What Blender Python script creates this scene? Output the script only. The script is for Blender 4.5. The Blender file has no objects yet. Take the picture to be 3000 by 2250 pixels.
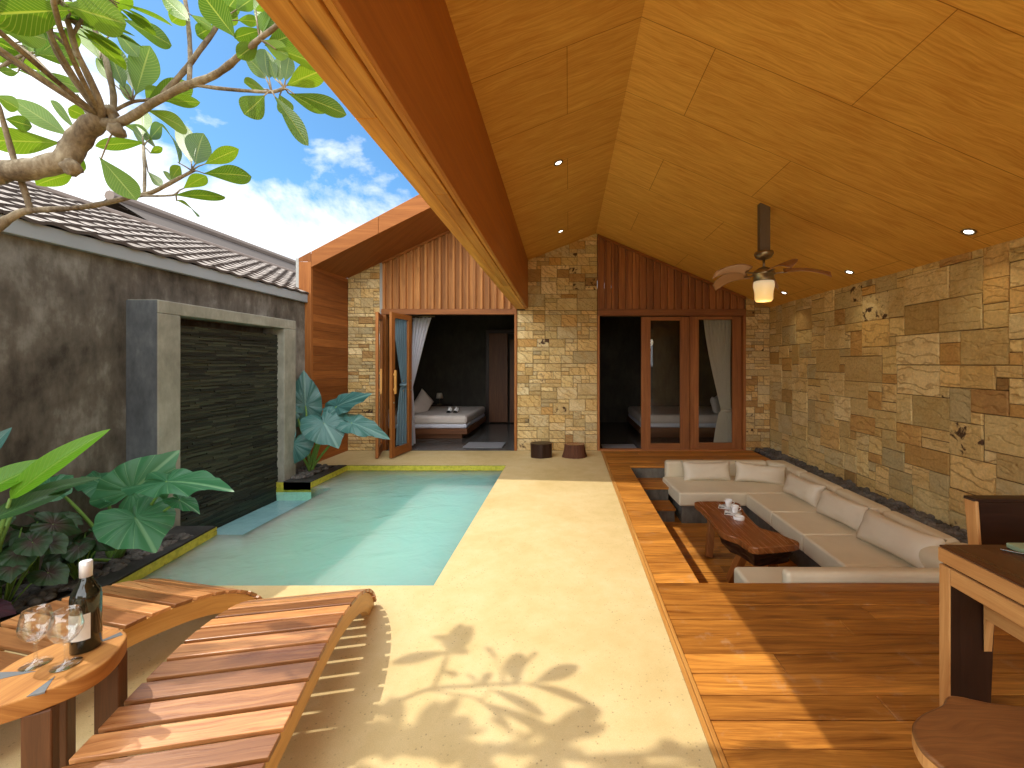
import bpy, math, random
from mathutils import Vector, Matrix, noise as mnoise
random.seed(7)
S = bpy.context.scene
COL = S.collection
R = math.radians
F, CX, CY, CH = 880.0, 1228.0, 785.0, 1.4      # focal length and principal point of the photograph, camera height

def P(px, py, Y):
    """world point seen at photograph position (px, py) standing at depth Y"""
    return Vector(((px - CX) * Y / F, Y, CH - (py - CY) * Y / F))
def G(px, py, z=0.0):
    """point of the horizontal plane z seen at (px, py)"""
    return P(px, py, F * (CH - z) / (py - CY))

# ------------------------------------------------------------------ mesh builder
class MB:
    def __init__(self):
        self.v = []; self.f = []; self.uv = []; self.t = []; self.mi = []; self.sm = []
    def add(self, vs, fs, grain=0, M=None, tint=None, mi=0, uvs=None, smooth=False):
        n = len(self.v)
        t = tint if tint is not None else (random.random(), random.random(), random.random())
        o1, o2 = t[1] * 37.0, t[2] * 23.0
        oth = [i for i in range(3) if i != grain]
        for k, fc in enumerate(fs):
            self.f.append([n + i for i in fc])
            if uvs is not None:
                self.uv.append([uvs[i] for i in fc])
            else:
                self.uv.append([(vs[i][grain] + o1, vs[i][oth[0]] + vs[i][oth[1]] + o2) for i in fc])
            self.t.append(t); self.mi.append(mi); self.sm.append(smooth)
        for p in vs:
            p = Vector(p)
            self.v.append(M @ p if M is not None else p)
        return self
    def box(self, x0, x1, y0, y1, z0, z1, grain=None, M=None, tint=None, mi=0):
        if grain is None:
            d = (abs(x1 - x0), abs(y1 - y0), abs(z1 - z0)); grain = d.index(max(d))
        vs = [(x, y, z) for z in (z0, z1) for y in (y0, y1) for x in (x0, x1)]
        fs = [(0, 2, 3, 1), (4, 5, 7, 6), (0, 1, 5, 4), (2, 6, 7, 3), (0, 4, 6, 2), (1, 3, 7, 5)]
        return self.add(vs, fs, grain, M, tint, mi)
    def prism(self, poly, a, b, axis=2, grain=0, M=None, tint=None, mi=0, smooth=False, scale_b=1.0):
        """poly: 2-D points in the two other axes, extruded along axis from a to b"""
        n = len(poly)
        cx = sum(p[0] for p in poly) / n; cy = sum(p[1] for p in poly) / n
        def pt(p, h, s=1.0):
            q = (cx + (p[0] - cx) * s, cy + (p[1] - cy) * s)
            if axis == 2: return (q[0], q[1], h)
            if axis == 1: return (q[0], h, q[1])
            return (h, q[0], q[1])
        vs = [pt(p, a) for p in poly] + [pt(p, b, scale_b) for p in poly]
        fs = [tuple(range(n - 1, -1, -1)), tuple(range(n, 2 * n))] + [(i, (i + 1) % n, n + (i + 1) % n, n + i) for i in range(n)]
        if axis == 1: fs = [tuple(reversed(f)) for f in fs]
        return self.add(vs, fs, grain, M, tint, mi, smooth=smooth)
    def poly(self, pts, grain=0, tint=None, mi=0, M=None):
        return self.add(pts, [tuple(range(len(pts)))], grain, M, tint, mi)
    def tube(self, pts, rad, n=10, tint=None, mi=0, caps=True, smooth=True):
        pts = [Vector(p) for p in pts]
        if not hasattr(rad, '__len__'): rad = [rad] * len(pts)
        vs = []; uvs = []; L = 0
        up = None
        for i, p in enumerate(pts):
            d = (pts[min(i + 1, len(pts) - 1)] - pts[max(i - 1, 0)]).normalized()
            if up is None:
                up = Vector((0, 0, 1)) if abs(d.z) < .9 else Vector((1, 0, 0))
            s = d.cross(up).normalized(); up = s.cross(d).normalized()
            if i: L += (p - pts[i - 1]).length
            for k in range(n):
                a = 2 * math.pi * k / n
                vs.append(p + (s * math.cos(a) + up * math.sin(a)) * rad[i]); uvs.append((L, k / n * .3))
        fs = []
        for i in range(len(pts) - 1):
            for k in range(n):
                fs.append((i * n + k, i * n + (k + 1) % n, (i + 1) * n + (k + 1) % n, (i + 1) * n + k))
        if caps:
            fs.append(tuple(range(n - 1, -1, -1))); fs.append(tuple((len(pts) - 1) * n + k for k in range(n)))
        return self.add(vs, fs, tint=tint, mi=mi, uvs=uvs, smooth=smooth)
    def lathe(self, prof, c=(0, 0, 0), n=24, mi=0, tint=None, M=None):
        vs = []; uvs = []
        for r, z in prof:
            for k in range(n):
                a = 2 * math.pi * k / n
                vs.append((c[0] + r * math.cos(a), c[1] + r * math.sin(a), c[2] + z)); uvs.append((z * 3, k / n * .5))
        fs = [(i * n + k, i * n + (k + 1) % n, (i + 1) * n + (k + 1) % n, (i + 1) * n + k) for i in range(len(prof) - 1) for k in range(n)]
        if prof[0][0] > 1e-4: fs.append(tuple(range(n - 1, -1, -1)))
        if prof[-1][0] > 1e-4: fs.append(tuple((len(prof) - 1) * n + k for k in range(n)))
        return self.add(vs, fs, mi=mi, tint=tint, uvs=uvs, smooth=True, M=M)
    def grid(self, fn, nu, nv, mi=0, tint=None, uvf=None, smooth=True, closed=False):
        vs = []; uvs = []
        for i in range(nu + 1):
            for j in range(nv + 1):
                u, v = i / nu, j / nv
                vs.append(fn(u, v)); uvs.append(uvf(u, v) if uvf else (u, v))
        fs = [(i * (nv + 1) + j, (i + 1) * (nv + 1) + j, (i + 1) * (nv + 1) + j + 1, i * (nv + 1) + j + 1) for i in range(nu) for j in range(nv)]
        return self.add(vs, fs, tint=tint, mi=mi, uvs=uvs, smooth=smooth)
    def build(self, name, mat, parent=None, bevel=0, seg=2, world=True, recalc=False, smooth_mod=0):
        off = Vector((0, 0, 0))
        if parent is not None and world:
            p = parent
            while p is not None:
                off += p.location; p = p.parent
        me = bpy.data.meshes.new(name)
        me.from_pydata([tuple(v - off) for v in self.v], [], self.f)
        me.uv_layers.new(name='UVMap'); me.attributes.new('tint', 'FLOAT_COLOR', 'CORNER')
        uvl = me.uv_layers['UVMap']; at = me.attributes['tint']
        li = 0
        uvd = []; td = []
        for k, fc in enumerate(self.f):
            for j in range(len(fc)):
                uvd += self.uv[k][j][:2]; td += (self.t[k][0], self.t[k][1], self.t[k][2], 1.0)
        uvl.data.foreach_set('uv', uvd); at.data.foreach_set('color', td)
        me.polygons.foreach_set('material_index', self.mi)
        me.polygons.foreach_set('use_smooth', self.sm)
        for m in (mat if isinstance(mat, (list, tuple)) else [mat]): me.materials.append(m)
        me.update()
        if recalc:
            import bmesh
            bm = bmesh.new(); bm.from_mesh(me); bmesh.ops.recalc_face_normals(bm, faces=bm.faces); bm.to_mesh(me); bm.free()
        o = bpy.data.objects.new(name, me); COL.objects.link(o)
        if parent is not None: o.parent = parent
        if bevel:
            b = o.modifiers.new('bevel', 'BEVEL'); b.width = bevel; b.segments = seg; b.limit_method = 'ANGLE'; b.angle_limit = R(35)
            if seg > 2:
                for p_ in me.polygons: p_.use_smooth = True
                w = o.modifiers.new('wn', 'WEIGHTED_NORMAL'); w.keep_sharp = False
        if smooth_mod:
            s = o.modifiers.new('sub', 'SUBSURF'); s.levels = s.render_levels = smooth_mod
        return o

def tag(o, label=None, cat=None, group=None, kind=None):
    if label: o['label'] = label
    if cat: o['category'] = cat
    if group: o['group'] = group
    if kind: o['kind'] = kind
    return o
def thing(name, label, cat, loc=(0, 0, 0), rz=0, group=None):
    o = bpy.data.objects.new(name, None); COL.objects.link(o)
    o.location = loc; o.rotation_euler = (0, 0, rz); o.empty_display_size = .1
    return tag(o, label, cat, group)
def copy_tree(o, parent=None):
    c = o.copy(); COL.objects.link(c); c.parent = parent
    for ch in list(o.children): copy_tree(ch, c)
    return c

# ------------------------------------------------------------------ materials
class NT:
    def __init__(self, name):
        self.m = bpy.data.materials.new(name); self.m.use_nodes = True
        self.t = self.m.node_tree; self.t.nodes.clear()
        self.out = self.n('ShaderNodeOutputMaterial')
    def n(self, typ, **kw):
        nd = self.t.nodes.new(typ)
        for k, v in kw.items():
            if k.startswith('_'): setattr(nd, k[1:], v)
            else: self.set(nd, k, v)
        return nd
    def set(self, nd, k, v):
        i = nd.inputs[int(k[1:])] if k[0] == 'i' and k[1:].isdigit() else nd.inputs[k.replace('__', ' ')]
        if isinstance(v, bpy.types.NodeSocket): self.t.links.new(v, i)
        elif isinstance(v, (tuple, list)) and len(v) == 3 and i.type == 'RGBA': i.default_value = (*v, 1)
        else: i.default_value = v
    def coord(self, kind='Object'): return self.n('ShaderNodeTexCoord').outputs[kind]
    def map(self, vec, scale=(1, 1, 1), loc=(0, 0, 0), rot=(0, 0, 0)):
        return self.n('ShaderNodeMapping', Vector=vec, Scale=scale, Location=loc, Rotation=rot).outputs[0]
    def noise(self, vec, scale=5, detail=4, rough=.55, dist=0):
        return self.n('ShaderNodeTexNoise', Vector=vec, Scale=scale, Detail=detail, Roughness=rough, Distortion=dist).outputs[0]
    def ramp(self, fac, stops):
        nd = self.n('ShaderNodeValToRGB', Fac=fac); cr = nd.color_ramp
        while len(cr.elements) < len(stops): cr.elements.new(.5)
        for e, (p, c) in zip(cr.elements, stops):
            e.position = p; e.color = (*c, 1) if hasattr(c, '__len__') else (c, c, c, 1)
        return nd.outputs[0]
    def mix(self, fac, a, b, mode='MIX'):
        nd = self.t.nodes.new('ShaderNodeMix'); nd.data_type = 'RGBA'; nd.blend_type = mode; nd.clamp_result = False
        self.set(nd, 'i0', fac); self.set(nd, 'i6', a if not isinstance(a, tuple) else (*a, 1)); self.set(nd, 'i7', b if not isinstance(b, tuple) else (*b, 1))
        return nd.outputs[2]
    def math(self, op, a, b=0.0, c=0.0, clamp=False):
        nd = self.t.nodes.new('ShaderNodeMath'); nd.operation = op; nd.use_clamp = clamp
        self.set(nd, 'i0', a); self.set(nd, 'i1', b)
        if op == 'MULTIPLY_ADD': self.set(nd, 'i2', c)
        return nd.outputs[0]
    def bump(self, h, strength=.3, dist=.01):
        return self.n('ShaderNodeBump', Height=h, Strength=strength, Distance=dist).outputs[0]
    def tint(self):
        a = self.n('ShaderNodeAttribute', _attribute_name='tint')
        s = self.n('ShaderNodeSeparateColor', Color=a.outputs['Color'])
        return s.outputs[0], s.outputs[1], s.outputs[2]
    def bsdf(self, color, rough=.6, normal=None, spec=.4, metal=0, **kw):
        b = self.n('ShaderNodeBsdfPrincipled')
        self.set(b, 'Base Color', color); self.set(b, 'Roughness', rough); self.set(b, 'Metallic', metal)
        self.set(b, 'Specular IOR Level', spec)
        if normal is not None: self.set(b, 'Normal', normal)
        for k, v in kw.items(): self.set(b, k, v)
        self.t.links.new(b.outputs[0], self.out.inputs[0]); return b

def wood(name, dark, light, rough=.45, fine=1.0, var=.5, bump=.25, spec=.4, knots=0.0, worn=0.0, seams=None):
    T = NT(name); uv = T.coord('UV')
    r, g, b = T.tint()
    w = T.noise(T.map(uv, (1.1 * fine, 3.5 * fine, 1)), 1.3, 2, .5)
    wv = T.n('ShaderNodeVectorMath', _operation='ADD', i0=uv, i1=T.n('ShaderNodeCombineXYZ', Y=T.math('MULTIPLY', w, .10)).outputs[0]).outputs[0]
    n1 = T.noise(T.map(wv, (.9 * fine, 26 * fine, 1)), 2.0, 6, .6, .3)
    n2 = T.noise(T.map(wv, (5 * fine, 160 * fine, 1)), 2.0, 3, .6)
    n3 = T.noise(T.map(wv, (.7 * fine, 5 * fine, 1)), 2.2, 3, .5, .8)
    f = T.math('MULTIPLY_ADD', n1, .5, T.math('MULTIPLY_ADD', n2, .22, T.math('MULTIPLY', n3, .28)))
    mid = tuple((a + c) / 2 for a, c in zip(dark, light))
    col = T.ramp(f, [(.34, dark), (.5, mid), (.64, light)])
    if knots:
        kn = T.n('ShaderNodeTexVoronoi', Vector=T.map(uv, (2.2, 5.5, 1)), Scale=1.0)
        kf = T.ramp(kn.outputs['Distance'], [(.0, 1.0), (.10, .6), (.2, 0.0)])
        col = T.mix(T.math('MULTIPLY', kf, knots), col, tuple(x * .35 for x in dark))
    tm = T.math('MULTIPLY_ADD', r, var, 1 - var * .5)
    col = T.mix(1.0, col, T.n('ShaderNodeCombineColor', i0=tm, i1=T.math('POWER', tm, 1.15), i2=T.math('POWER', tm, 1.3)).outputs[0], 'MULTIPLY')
    rr = T.math('MULTIPLY_ADD', n1, .25, rough - .12)
    if worn:
        wn = T.noise(T.map(T.coord('Object'), (1, 1, 1)), 7, 6, .7)
        wf = T.ramp(wn, [(.58, 0.0), (.70, 1.0)])
        col = T.mix(T.math('MULTIPLY', wf, worn), col, (.55, .42, .28))
        rr = T.math('ADD', rr, T.math('MULTIPLY', wf, .2))
    if seams:
        br = T.t.nodes.new('ShaderNodeTexBrick'); br.offset = .37; br.offset_frequency = 2
        T.set(br, 'Vector', T.map(uv, (1, 1, 1), seams[2])); T.set(br, 'Scale', 1.0); T.set(br, 'Mortar Size', .0028); T.set(br, 'Mortar Smooth', .3)
        T.set(br, 'Brick Width', seams[0]); T.set(br, 'Row Height', seams[1])
        T.set(br, 'Color1', (.92, .90, .87)); T.set(br, 'Color2', (1.0, 1.0, 1.0)); T.set(br, 'Mortar', (.42, .32, .24))
        col = T.mix(1.0, col, br.outputs['Color'], 'MULTIPLY')
    T.bsdf(col, rr, T.bump(f, bump, .004), spec)
    return T.m

M = {}
M['deck'] = wood('deck_teak', (.17, .048, .008), (.68, .29, .05), .36, 1, .5, .3, .3, knots=.6, worn=.26)
M['trim'] = wood('trim_teak', (.42, .17, .035), (.64, .34, .09), .42, 1, .3)
M['ceiling'] = wood('ceiling_veneer', (.60, .27, .045), (.93, .57, .135), .6, 1.7, .5, .2, .15, seams=(2.4, .67, (.43, .59, 0)))
M['beam'] = wood('beam_teak', (.42, .16, .028), (.82, .45, .11), .5, .6, .35, .3, .2, knots=.9)
M['beamface'] = wood('beam_face', (.36, .14, .034), (.52, .22, .055), .6, .5, .1, .12, .15)
M['portal'] = wood('portal_board', (.19, .06, .015), (.34, .125, .035), .65, .8, .35, .25, .15)
M['panel'] = wood('red_board', (.17, .05, .012), (.36, .125, .03), .6, .8, .6, .25, .2)
M['gable'] = wood('gable_board', (.26, .095, .025), (.50, .22, .065), .7, .8, .6, knots=.4)
M['gable_red'] = wood('gable_board_red', (.20, .062, .015), (.42, .165, .045), .6, .8, .55)
M['door'] = wood('door_wood', (.19, .06, .014), (.40, .15, .036), .45, 1, .3, .25, .25)
M['lounger'] = wood('lounger_slat', (.22, .07, .022), (.60, .285, .10), .30, 1.3, .85, .3, .5, knots=.3)
M['rail'] = wood('lounger_rail', (.50, .25, .07), (.74, .44, .15), .45, 1.2, .2)
M['tabletop'] = wood('table_slab', (.28, .105, .025), (.54, .26, .07), .65, 1.2, .15, .2, .2)
M['sidewood'] = wood('side_table_leg', (.07, .026, .010), (.16, .065, .025), .5, 1, .3)
M['slab'] = wood('coffee_slab', (.15, .043, .012), (.37, .13, .035), .25, 1.0, .1, .3, .6, knots=.8)
M['dark'] = wood('dark_wood', (.014, .005, .003), (.035, .012, .006), .4, 1, .3)
M['diningtop'] = wood('dining_top', (.05, .015, .006), (.10, .034, .012), .3, 1, .1, .15, .5)
M['dining'] = wood('dining_edge', (.42, .185, .055), (.62, .35, .13), .5, 1, .15)
M['stoolseat'] = wood('stool_seat', (.13, .05, .018), (.30, .13, .04), .35, 2.2, .1, .2, .5)
M['bark'] = wood('stump_bark', (.05, .02, .012), (.16, .065, .035), .8, 2, .2, 1.0, .2)
M['bedwood'] = wood('bed_wood', (.10, .035, .014), (.22, .085, .03), .5, 1, .2)

def stone(name, bright=1.0, ch=(1, 1, 1)):
    T = NT(name); r, g, b = T.tint(); ob = T.coord('Object')
    off = T.n('ShaderNodeCombineXYZ', X=T.math('MULTIPLY', g, 31), Y=T.math('MULTIPLY', b, 17), Z=T.math('MULTIPLY', r, 11)).outputs[0]
    v = T.n('ShaderNodeVectorMath', _operation='ADD', i0=ob, i1=off).outputs[0]
    s = lambda *c: tuple(x * bright * k_ for x, k_ in zip(c, ch))
    base = T.ramp(r, [(0, s(.56, .42, .19)), (.2, s(.68, .53, .27)), (.36, s(.56, .38, .15)), (.54, s(.71, .57, .32)), (.68, s(.47, .38, .21)), (.82, s(.64, .46, .21)), (.94, s(.52, .30, .10)), (1, s(.34, .20, .08))])
    big = T.noise(v, 3.5, 3, .5, 1.5)
    warm = T.ramp(big, [(.45, 0.0), (.62, 1.0)])
    col = T.mix(T.math('MULTIPLY', warm, .45), base, s(.52, .335, .12))
    wav = T.n('ShaderNodeTexWave', Vector=T.map(v, (1, 1, 2.2), rot=(.5, .4, .3)), Scale=3.0, Distortion=9.0, Detail=3.0, Detail__Scale=1.4)
    vein = T.ramp(wav.outputs[1], [(.0, 1.0), (.10, .25), (.22, 0.0)])
    pick = T.ramp(g, [(.35, 0.0), (.6, 1.0)])
    col = T.mix(T.math('MULTIPLY', T.math('MULTIPLY', vein, pick), .42), col, s(.26, .13, .045))
    dk = T.ramp(T.noise(v, 9, 4, .6, .5), [(.55, 0.0), (.62, 1.0)])
    dpick = T.ramp(b, [(.91, .03), (.95, 1.0)])
    col = T.mix(T.math('MULTIPLY', dk, dpick), col, s(.09, .05, .03))
    col = T.mix(1.0, col, T.ramp(g, [(0.0, .74), (.5, 1.0), (1.0, 1.14)]), 'MULTIPLY')
    fine = T.noise(v, 45, 5, .65)
    col = T.mix(1.0, col, T.ramp(fine, [(.3, .8), (.7, 1.14)]), 'MULTIPLY')
    rough_pick = T.ramp(b, [(.25, .15), (.55, 1.0)])
    h = T.math('MULTIPLY_ADD', T.noise(v, 14, 5, .6, .4), rough_pick, T.math('MULTIPLY_ADD', fine, .12, T.math('MULTIPLY', vein, -.25)))
    T.bsdf(col, .85, T.bump(h, 1.0, .022), .2)
    return T.m
M['stone'] = stone('sandstone_pale', 1.12)
M['stone_wall'] = stone('sandstone_wall', 1.22, (1.0, 1.04, 1.0))

def mortar(name, c):
    T = NT(name); n = T.noise(T.coord('Object'), 30, 4)
    T.bsdf(T.mix(n, tuple(x * .6 for x in c), c), .95, T.bump(n, .4), .1); return T.m
M['mortar'] = mortar('dark_joint', (.17, .12, .065))

def concrete(name, dark, mid, light, scale=1.5, rough=.8, bump=.25, streak=False, speck=None, spec=.3):
    T = NT(name); ob = T.coord('Object')
    n1 = T.noise(T.map(ob, (1, 1, .8)), scale, 8, .62, .35)
    n2 = T.noise(T.map(ob, (3, 3, 1.2), (4, 2, 1)), scale * 2.5, 6, .65)
    f = T.math('MULTIPLY_ADD', n1, .65, T.math('MULTIPLY', n2, .35))
    col = T.ramp(f, [(.36, dark), (.5, mid), (.64, light)])
    if streak:
        st = T.noise(T.map(ob, (1, 9, .7)), 2, 5, .6)
        col = T.mix(T.ramp(st, [(.5, 0.0), (.75, .25)]), col, tuple(x * .55 for x in dark))
    h = T.math('MULTIPLY_ADD', n2, .5, T.math('MULTIPLY', T.noise(ob, 60, 3), .3))
    if speck:
        vo = T.n('ShaderNodeTexVoronoi', Vector=ob, Scale=speck[0])
        sp = T.ramp(vo.outputs['Distance'], [(.10, 1.0), (.2, 0.0)])
        big = T.ramp(T.noise(ob, 5, 4, .6), [(.40, .25), (.62, 1.0)])
        col = T.mix(T.math('MULTIPLY', T.math('MULTIPLY', sp, big), speck[2]), col, speck[1])
        sc = T.ramp(T.noise(ob, 260, 2, .6), [(.35, .90), (.65, 1.06)])
        col = T.mix(1.0, col, sc, 'MULTIPLY')
    T.bsdf(col, rough, T.bump(h, bump, .006), spec); return T.m
M['terrace'] = concrete('terrace_render', (.54, .405, .18), (.61, .47, .23), (.66, .53, .29), 1.1, .62, .12, speck=(44, (.22, .16, .08), .7))
M['plaster'] = concrete('weathered_plaster', (.034, .028, .022), (.12, .105, .086), (.29, .28, .255), 1.3, .85, .35, streak=True)
M['frame_conc'] = concrete('cement_frame', (.19, .185, .155), (.27, .265, .22), (.36, .35, .30), 2.5, .85, .2)
M['riser'] = concrete('riser_cement', (.07, .065, .055), (.13, .12, .10), (.2, .19, .16), 3, .8, .2)
M['shade_conc'] = concrete('shaded_cement', (.05, .055, .06), (.085, .092, .10), (.13, .14, .145), 2.5, .85, .2)  # cement darkened to carry the shade of the frame's near side
M['kerb'] = concrete('black_stone', (.018, .018, .018), (.035, .035, .034), (.06, .06, .058), 6, .6, .2)
M['soil'] = concrete('soil', (.012, .009, .006), (.03, .022, .015), (.055, .042, .03), 9, .95, .8)
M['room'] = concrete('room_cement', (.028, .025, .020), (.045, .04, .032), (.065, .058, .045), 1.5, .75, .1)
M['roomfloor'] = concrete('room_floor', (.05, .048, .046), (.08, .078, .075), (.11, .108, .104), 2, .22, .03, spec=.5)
M['ground'] = concrete('ground_soil', (.06, .05, .03), (.1, .085, .05), (.14, .12, .08), .5, .95, .3)
M['rear'] = concrete('rear_plaster', (.50, .42, .30), (.58, .50, .37), (.64, .56, .43), 1.2, .8, .1)
M['pebble'] = concrete('pebble_stone', (.04, .037, .034), (.10, .093, .085), (.20, .19, .175), 7, .75, .2)

def simple(name, c, rough=.5, metal=0, spec=.5, nscale=30, nv=.12, bump=.05, **kw):
    T = NT(name); n = T.noise(T.coord('Object'), nscale, 4)
    T.bsdf(T.mix(n, tuple(x * (1 - nv) for x in c), tuple(min(1, x * (1 + nv)) for x in c)), rough, T.bump(n, bump, .003), spec, metal, **kw); return T.m
M['fascia'] = simple('grey_fascia', (.30, .33, .36), .6, nscale=3)
M['leather'] = simple('cream_leather', (.70, .63, .47), .45, nscale=6, nv=.09, bump=.9)
M['pillow'] = simple('pillow_leather', (.69, .62, .49), .45, nscale=7, nv=.08, bump=.35)
M['brass'] = simple('aged_brass', (.30, .25, .17), .3, .9)
M['post'] = simple('fan_post_paint', (.13, .10, .07), .5)
M['blade'] = simple('fan_blade', (.34, .18, .09), .4, nscale=6)
M['white'] = simple('white_ceramic', (.85, .85, .84), .15)
M['linen'] = simple('bed_linen', (.62, .56, .52), .85, nscale=8, bump=.3)
M['sheet'] = simple('bed_sheet', (.62, .64, .74), .85)
M['bottle'] = simple('bottle_glass', (.008, .010, .006), .06, spec=.7)
M['paper'] = simple('label_paper', (.72, .68, .60), .6)
M['capfoil'] = simple('bottle_cap', (.72, .74, .78), .3, .2)
M['black'] = simple('black_rubber', (.015, .015, .015), .5)
M['steel'] = simple('steel', (.6, .6, .6), .2, 1)
M['inlay'] = simple('grey_inlay', (.16, .17, .18), .2)
M['napkin'] = simple('green_napkin', (.28, .36, .22), .8)
M['mat'] = simple('grey_mat', (.24, .24, .26), .9)
M['roofridge'] = simple('ridge_cap', (.22, .17, .14), .8, nscale=6)
M['greyline'] = simple('cement_joint', (.36, .36, .34), .8)

def emis(name, c, s):
    T = NT(name); b = T.bsdf(c, .4); T.set(b, 'Emission Color', c); T.set(b, 'Emission Strength', s); return T.m
M['bulb'] = emis('downlight_bulb', (1, .93, .8), 6)
T = NT('fan_lamp_glass'); z = T.n('ShaderNodeSeparateXYZ', Vector=T.coord('Generated')).outputs[2]
c = T.ramp(z, [(.0, (.95, .62, .22)), (.45, (.85, .60, .26)), (1, (.66, .55, .36))])
b = T.bsdf(c, .25); T.set(b, 'Emission Color', c); T.set(b, 'Emission Strength', .62); M['lampglass'] = T.m

def cloth(name, c, fold=26):
    T = NT(name); n = T.noise(T.coord('Object'), 120, 2)
    b = T.bsdf(T.mix(n, tuple(x * .9 for x in c), c), .9, T.bump(n, .2, .002), .1)
    tr = T.n('ShaderNodeBsdfTranslucent', Color=c)
    mx = T.n('ShaderNodeMixShader', i0=.25, i1=b.outputs[0], i2=tr.outputs[0]); T.t.links.new(mx.outputs[0], T.out.inputs[0]); return T.m
M['curtain_sky_tint'] = cloth('curtain_sky_tint', (.36, .50, .60))  # white cloth tinted blue for the sky reflected in the door glass
M['curtain_white'] = cloth('curtain_white', (.70, .70, .78))
M['curtain_grey'] = cloth('curtain_grey', (.74, .69, .58))

def thinglass(name, tintc=(.96, .98, .97), f0=.05, rough=0.0, add=1.0):
    T = NT(name); fc = T.n('ShaderNodeLayerWeight', Blend=.5).outputs['Facing']
    fr = T.math('MULTIPLY_ADD', T.math('POWER', fc, 3.0), .85 * add, f0, clamp=True)
    tr = T.n('ShaderNodeBsdfTransparent', Color=tintc); gl = T.n('ShaderNodeBsdfGlossy', Color=(1, 1, 1), Roughness=rough)
    mx = T.n('ShaderNodeMixShader', i0=fr, i1=tr.outputs[0], i2=gl.outputs[0])
    T.t.links.new(mx.outputs[0], T.out.inputs[0]); return T.m
M['pane'] = thinglass('window_glass', (.88, .90, .88), .03, 0.0, .3)
M['wineglass'] = thinglass('wine_glass', (.95, .965, .97), .10, 0.02, 1.1)

# water and pool
T = NT('pool_water'); ob = T.coord('Object')
h = T.math('ADD', T.noise(T.map(ob, (1, 1.3, 1)), 3.0, 3, .5, .6), T.math('MULTIPLY', T.noise(ob, 14, 2, .5, .8), .16))
nb = T.bump(h, .5, .03)
fr = T.n('ShaderNodeFresnel', IOR=1.33, Normal=nb).outputs[0]
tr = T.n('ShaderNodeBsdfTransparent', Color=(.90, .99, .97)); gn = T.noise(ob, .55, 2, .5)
gx = T.math('MULTIPLY_ADD', T.n('ShaderNodeSeparateXYZ', Vector=ob).outputs[0], .42, T.math('MULTIPLY_ADD', gn, .9, .85))  # green-to-blue drift across the pool puts sky reflection into the colour
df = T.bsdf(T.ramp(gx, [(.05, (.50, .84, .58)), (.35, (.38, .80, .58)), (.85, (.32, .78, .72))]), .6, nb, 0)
T.set(df, 'Subsurface Weight', 1.0); T.set(df, 'Subsurface Radius', (.5, 1.0, .95)); T.set(df, 'Subsurface Scale', 1.6)
m1 = T.n('ShaderNodeMixShader', i0=.55, i1=tr.outputs[0], i2=df.outputs[0])
gl = T.n('ShaderNodeBsdfGlossy', Color=(1, 1, 1), Roughness=.04, Normal=nb)
m2 = T.n('ShaderNodeMixShader', i0=fr, i1=m1.outputs[0], i2=gl.outputs[0]); T.t.links.new(m2.outputs[0], T.out.inputs[0]); M['water'] = T.m
T = NT('ledge_water'); nb2 = T.bump(T.noise(T.coord('Object'), 5, 3, .5, .5), .4, .02)
lw = T.n('ShaderNodeLayerWeight', Blend=.5, Normal=nb2).outputs['Facing']
tr = T.n('ShaderNodeBsdfTransparent', Color=(.85, .97, .97)); gl = T.n('ShaderNodeBsdfGlossy', Color=(1, 1, 1), Roughness=.05, Normal=nb2)
m2 = T.n('ShaderNodeMixShader', i0=T.math('MULTIPLY_ADD', T.math('POWER', lw, 4.0), .7, .03, clamp=True), i1=tr.outputs[0], i2=gl.outputs[0]); T.t.links.new(m2.outputs[0], T.out.inputs[0]); M['water_clear'] = T.m
T = NT('pool_plaster'); ob = T.coord('Object')
n = T.noise(ob, .9, 3, .5, .3); fine = T.noise(ob, 26, 4, .6)
c = T.ramp(n, [(.35, (.56, .93, .72)), (.65, (.52, .93, .88))])
T.bsdf(T.mix(1.0, c, T.ramp(fine, [(.3, .9), (.7, 1.05)]), 'MULTIPLY'), .7); M['basin'] = T.m
M['ledge'] = concrete('ledge_plaster', (.26, .42, .46), (.34, .52, .56), (.42, .6, .62), 2, .6, .1)
T = NT('yellow_mosaic'); ob = T.coord('Object')
n = T.noise(ob, 22, 5, .6)
T.bsdf(T.ramp(n, [(.35, (.40, .36, .03)), (.6, (.62, .55, .06)), (.75, (.30, .25, .04))]), .5, T.bump(n, .3)); M['yellow'] = T.m

T = NT('slate'); r, g, b_ = T.tint(); ob = T.coord('Object')
n = T.noise(T.map(ob, (1, 1, 6)), 8, 6, .65)
c = T.ramp(T.math('MULTIPLY_ADD', r, .5, T.math('MULTIPLY', n, .5)), [(.25, (.010, .011, .009)), (.5, (.024, .027, .019)), (.72, (.050, .054, .034)), (.9, (.035, .065, .038))])
T.bsdf(c, .6, T.bump(n, .8, .01), .4); M['slate'] = T.m

T = NT('roof_tile'); r, g, b_ = T.tint(); n = T.noise(T.coord('Object'), 9, 5, .6)
c = T.ramp(T.math('MULTIPLY_ADD', r, .5, T.math('MULTIPLY', n, .5)), [(.25, (.20, .165, .14)), (.6, (.32, .27, .235)), (.85, (.42, .365, .33))])
T.bsdf(c, .8, T.bump(n, .3)); T.m.name = 'roof_tile'; M['tile'] = T.m
M['tileedge'] = simple('tile_shadow_edge', (.07, .052, .043), .9)

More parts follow.
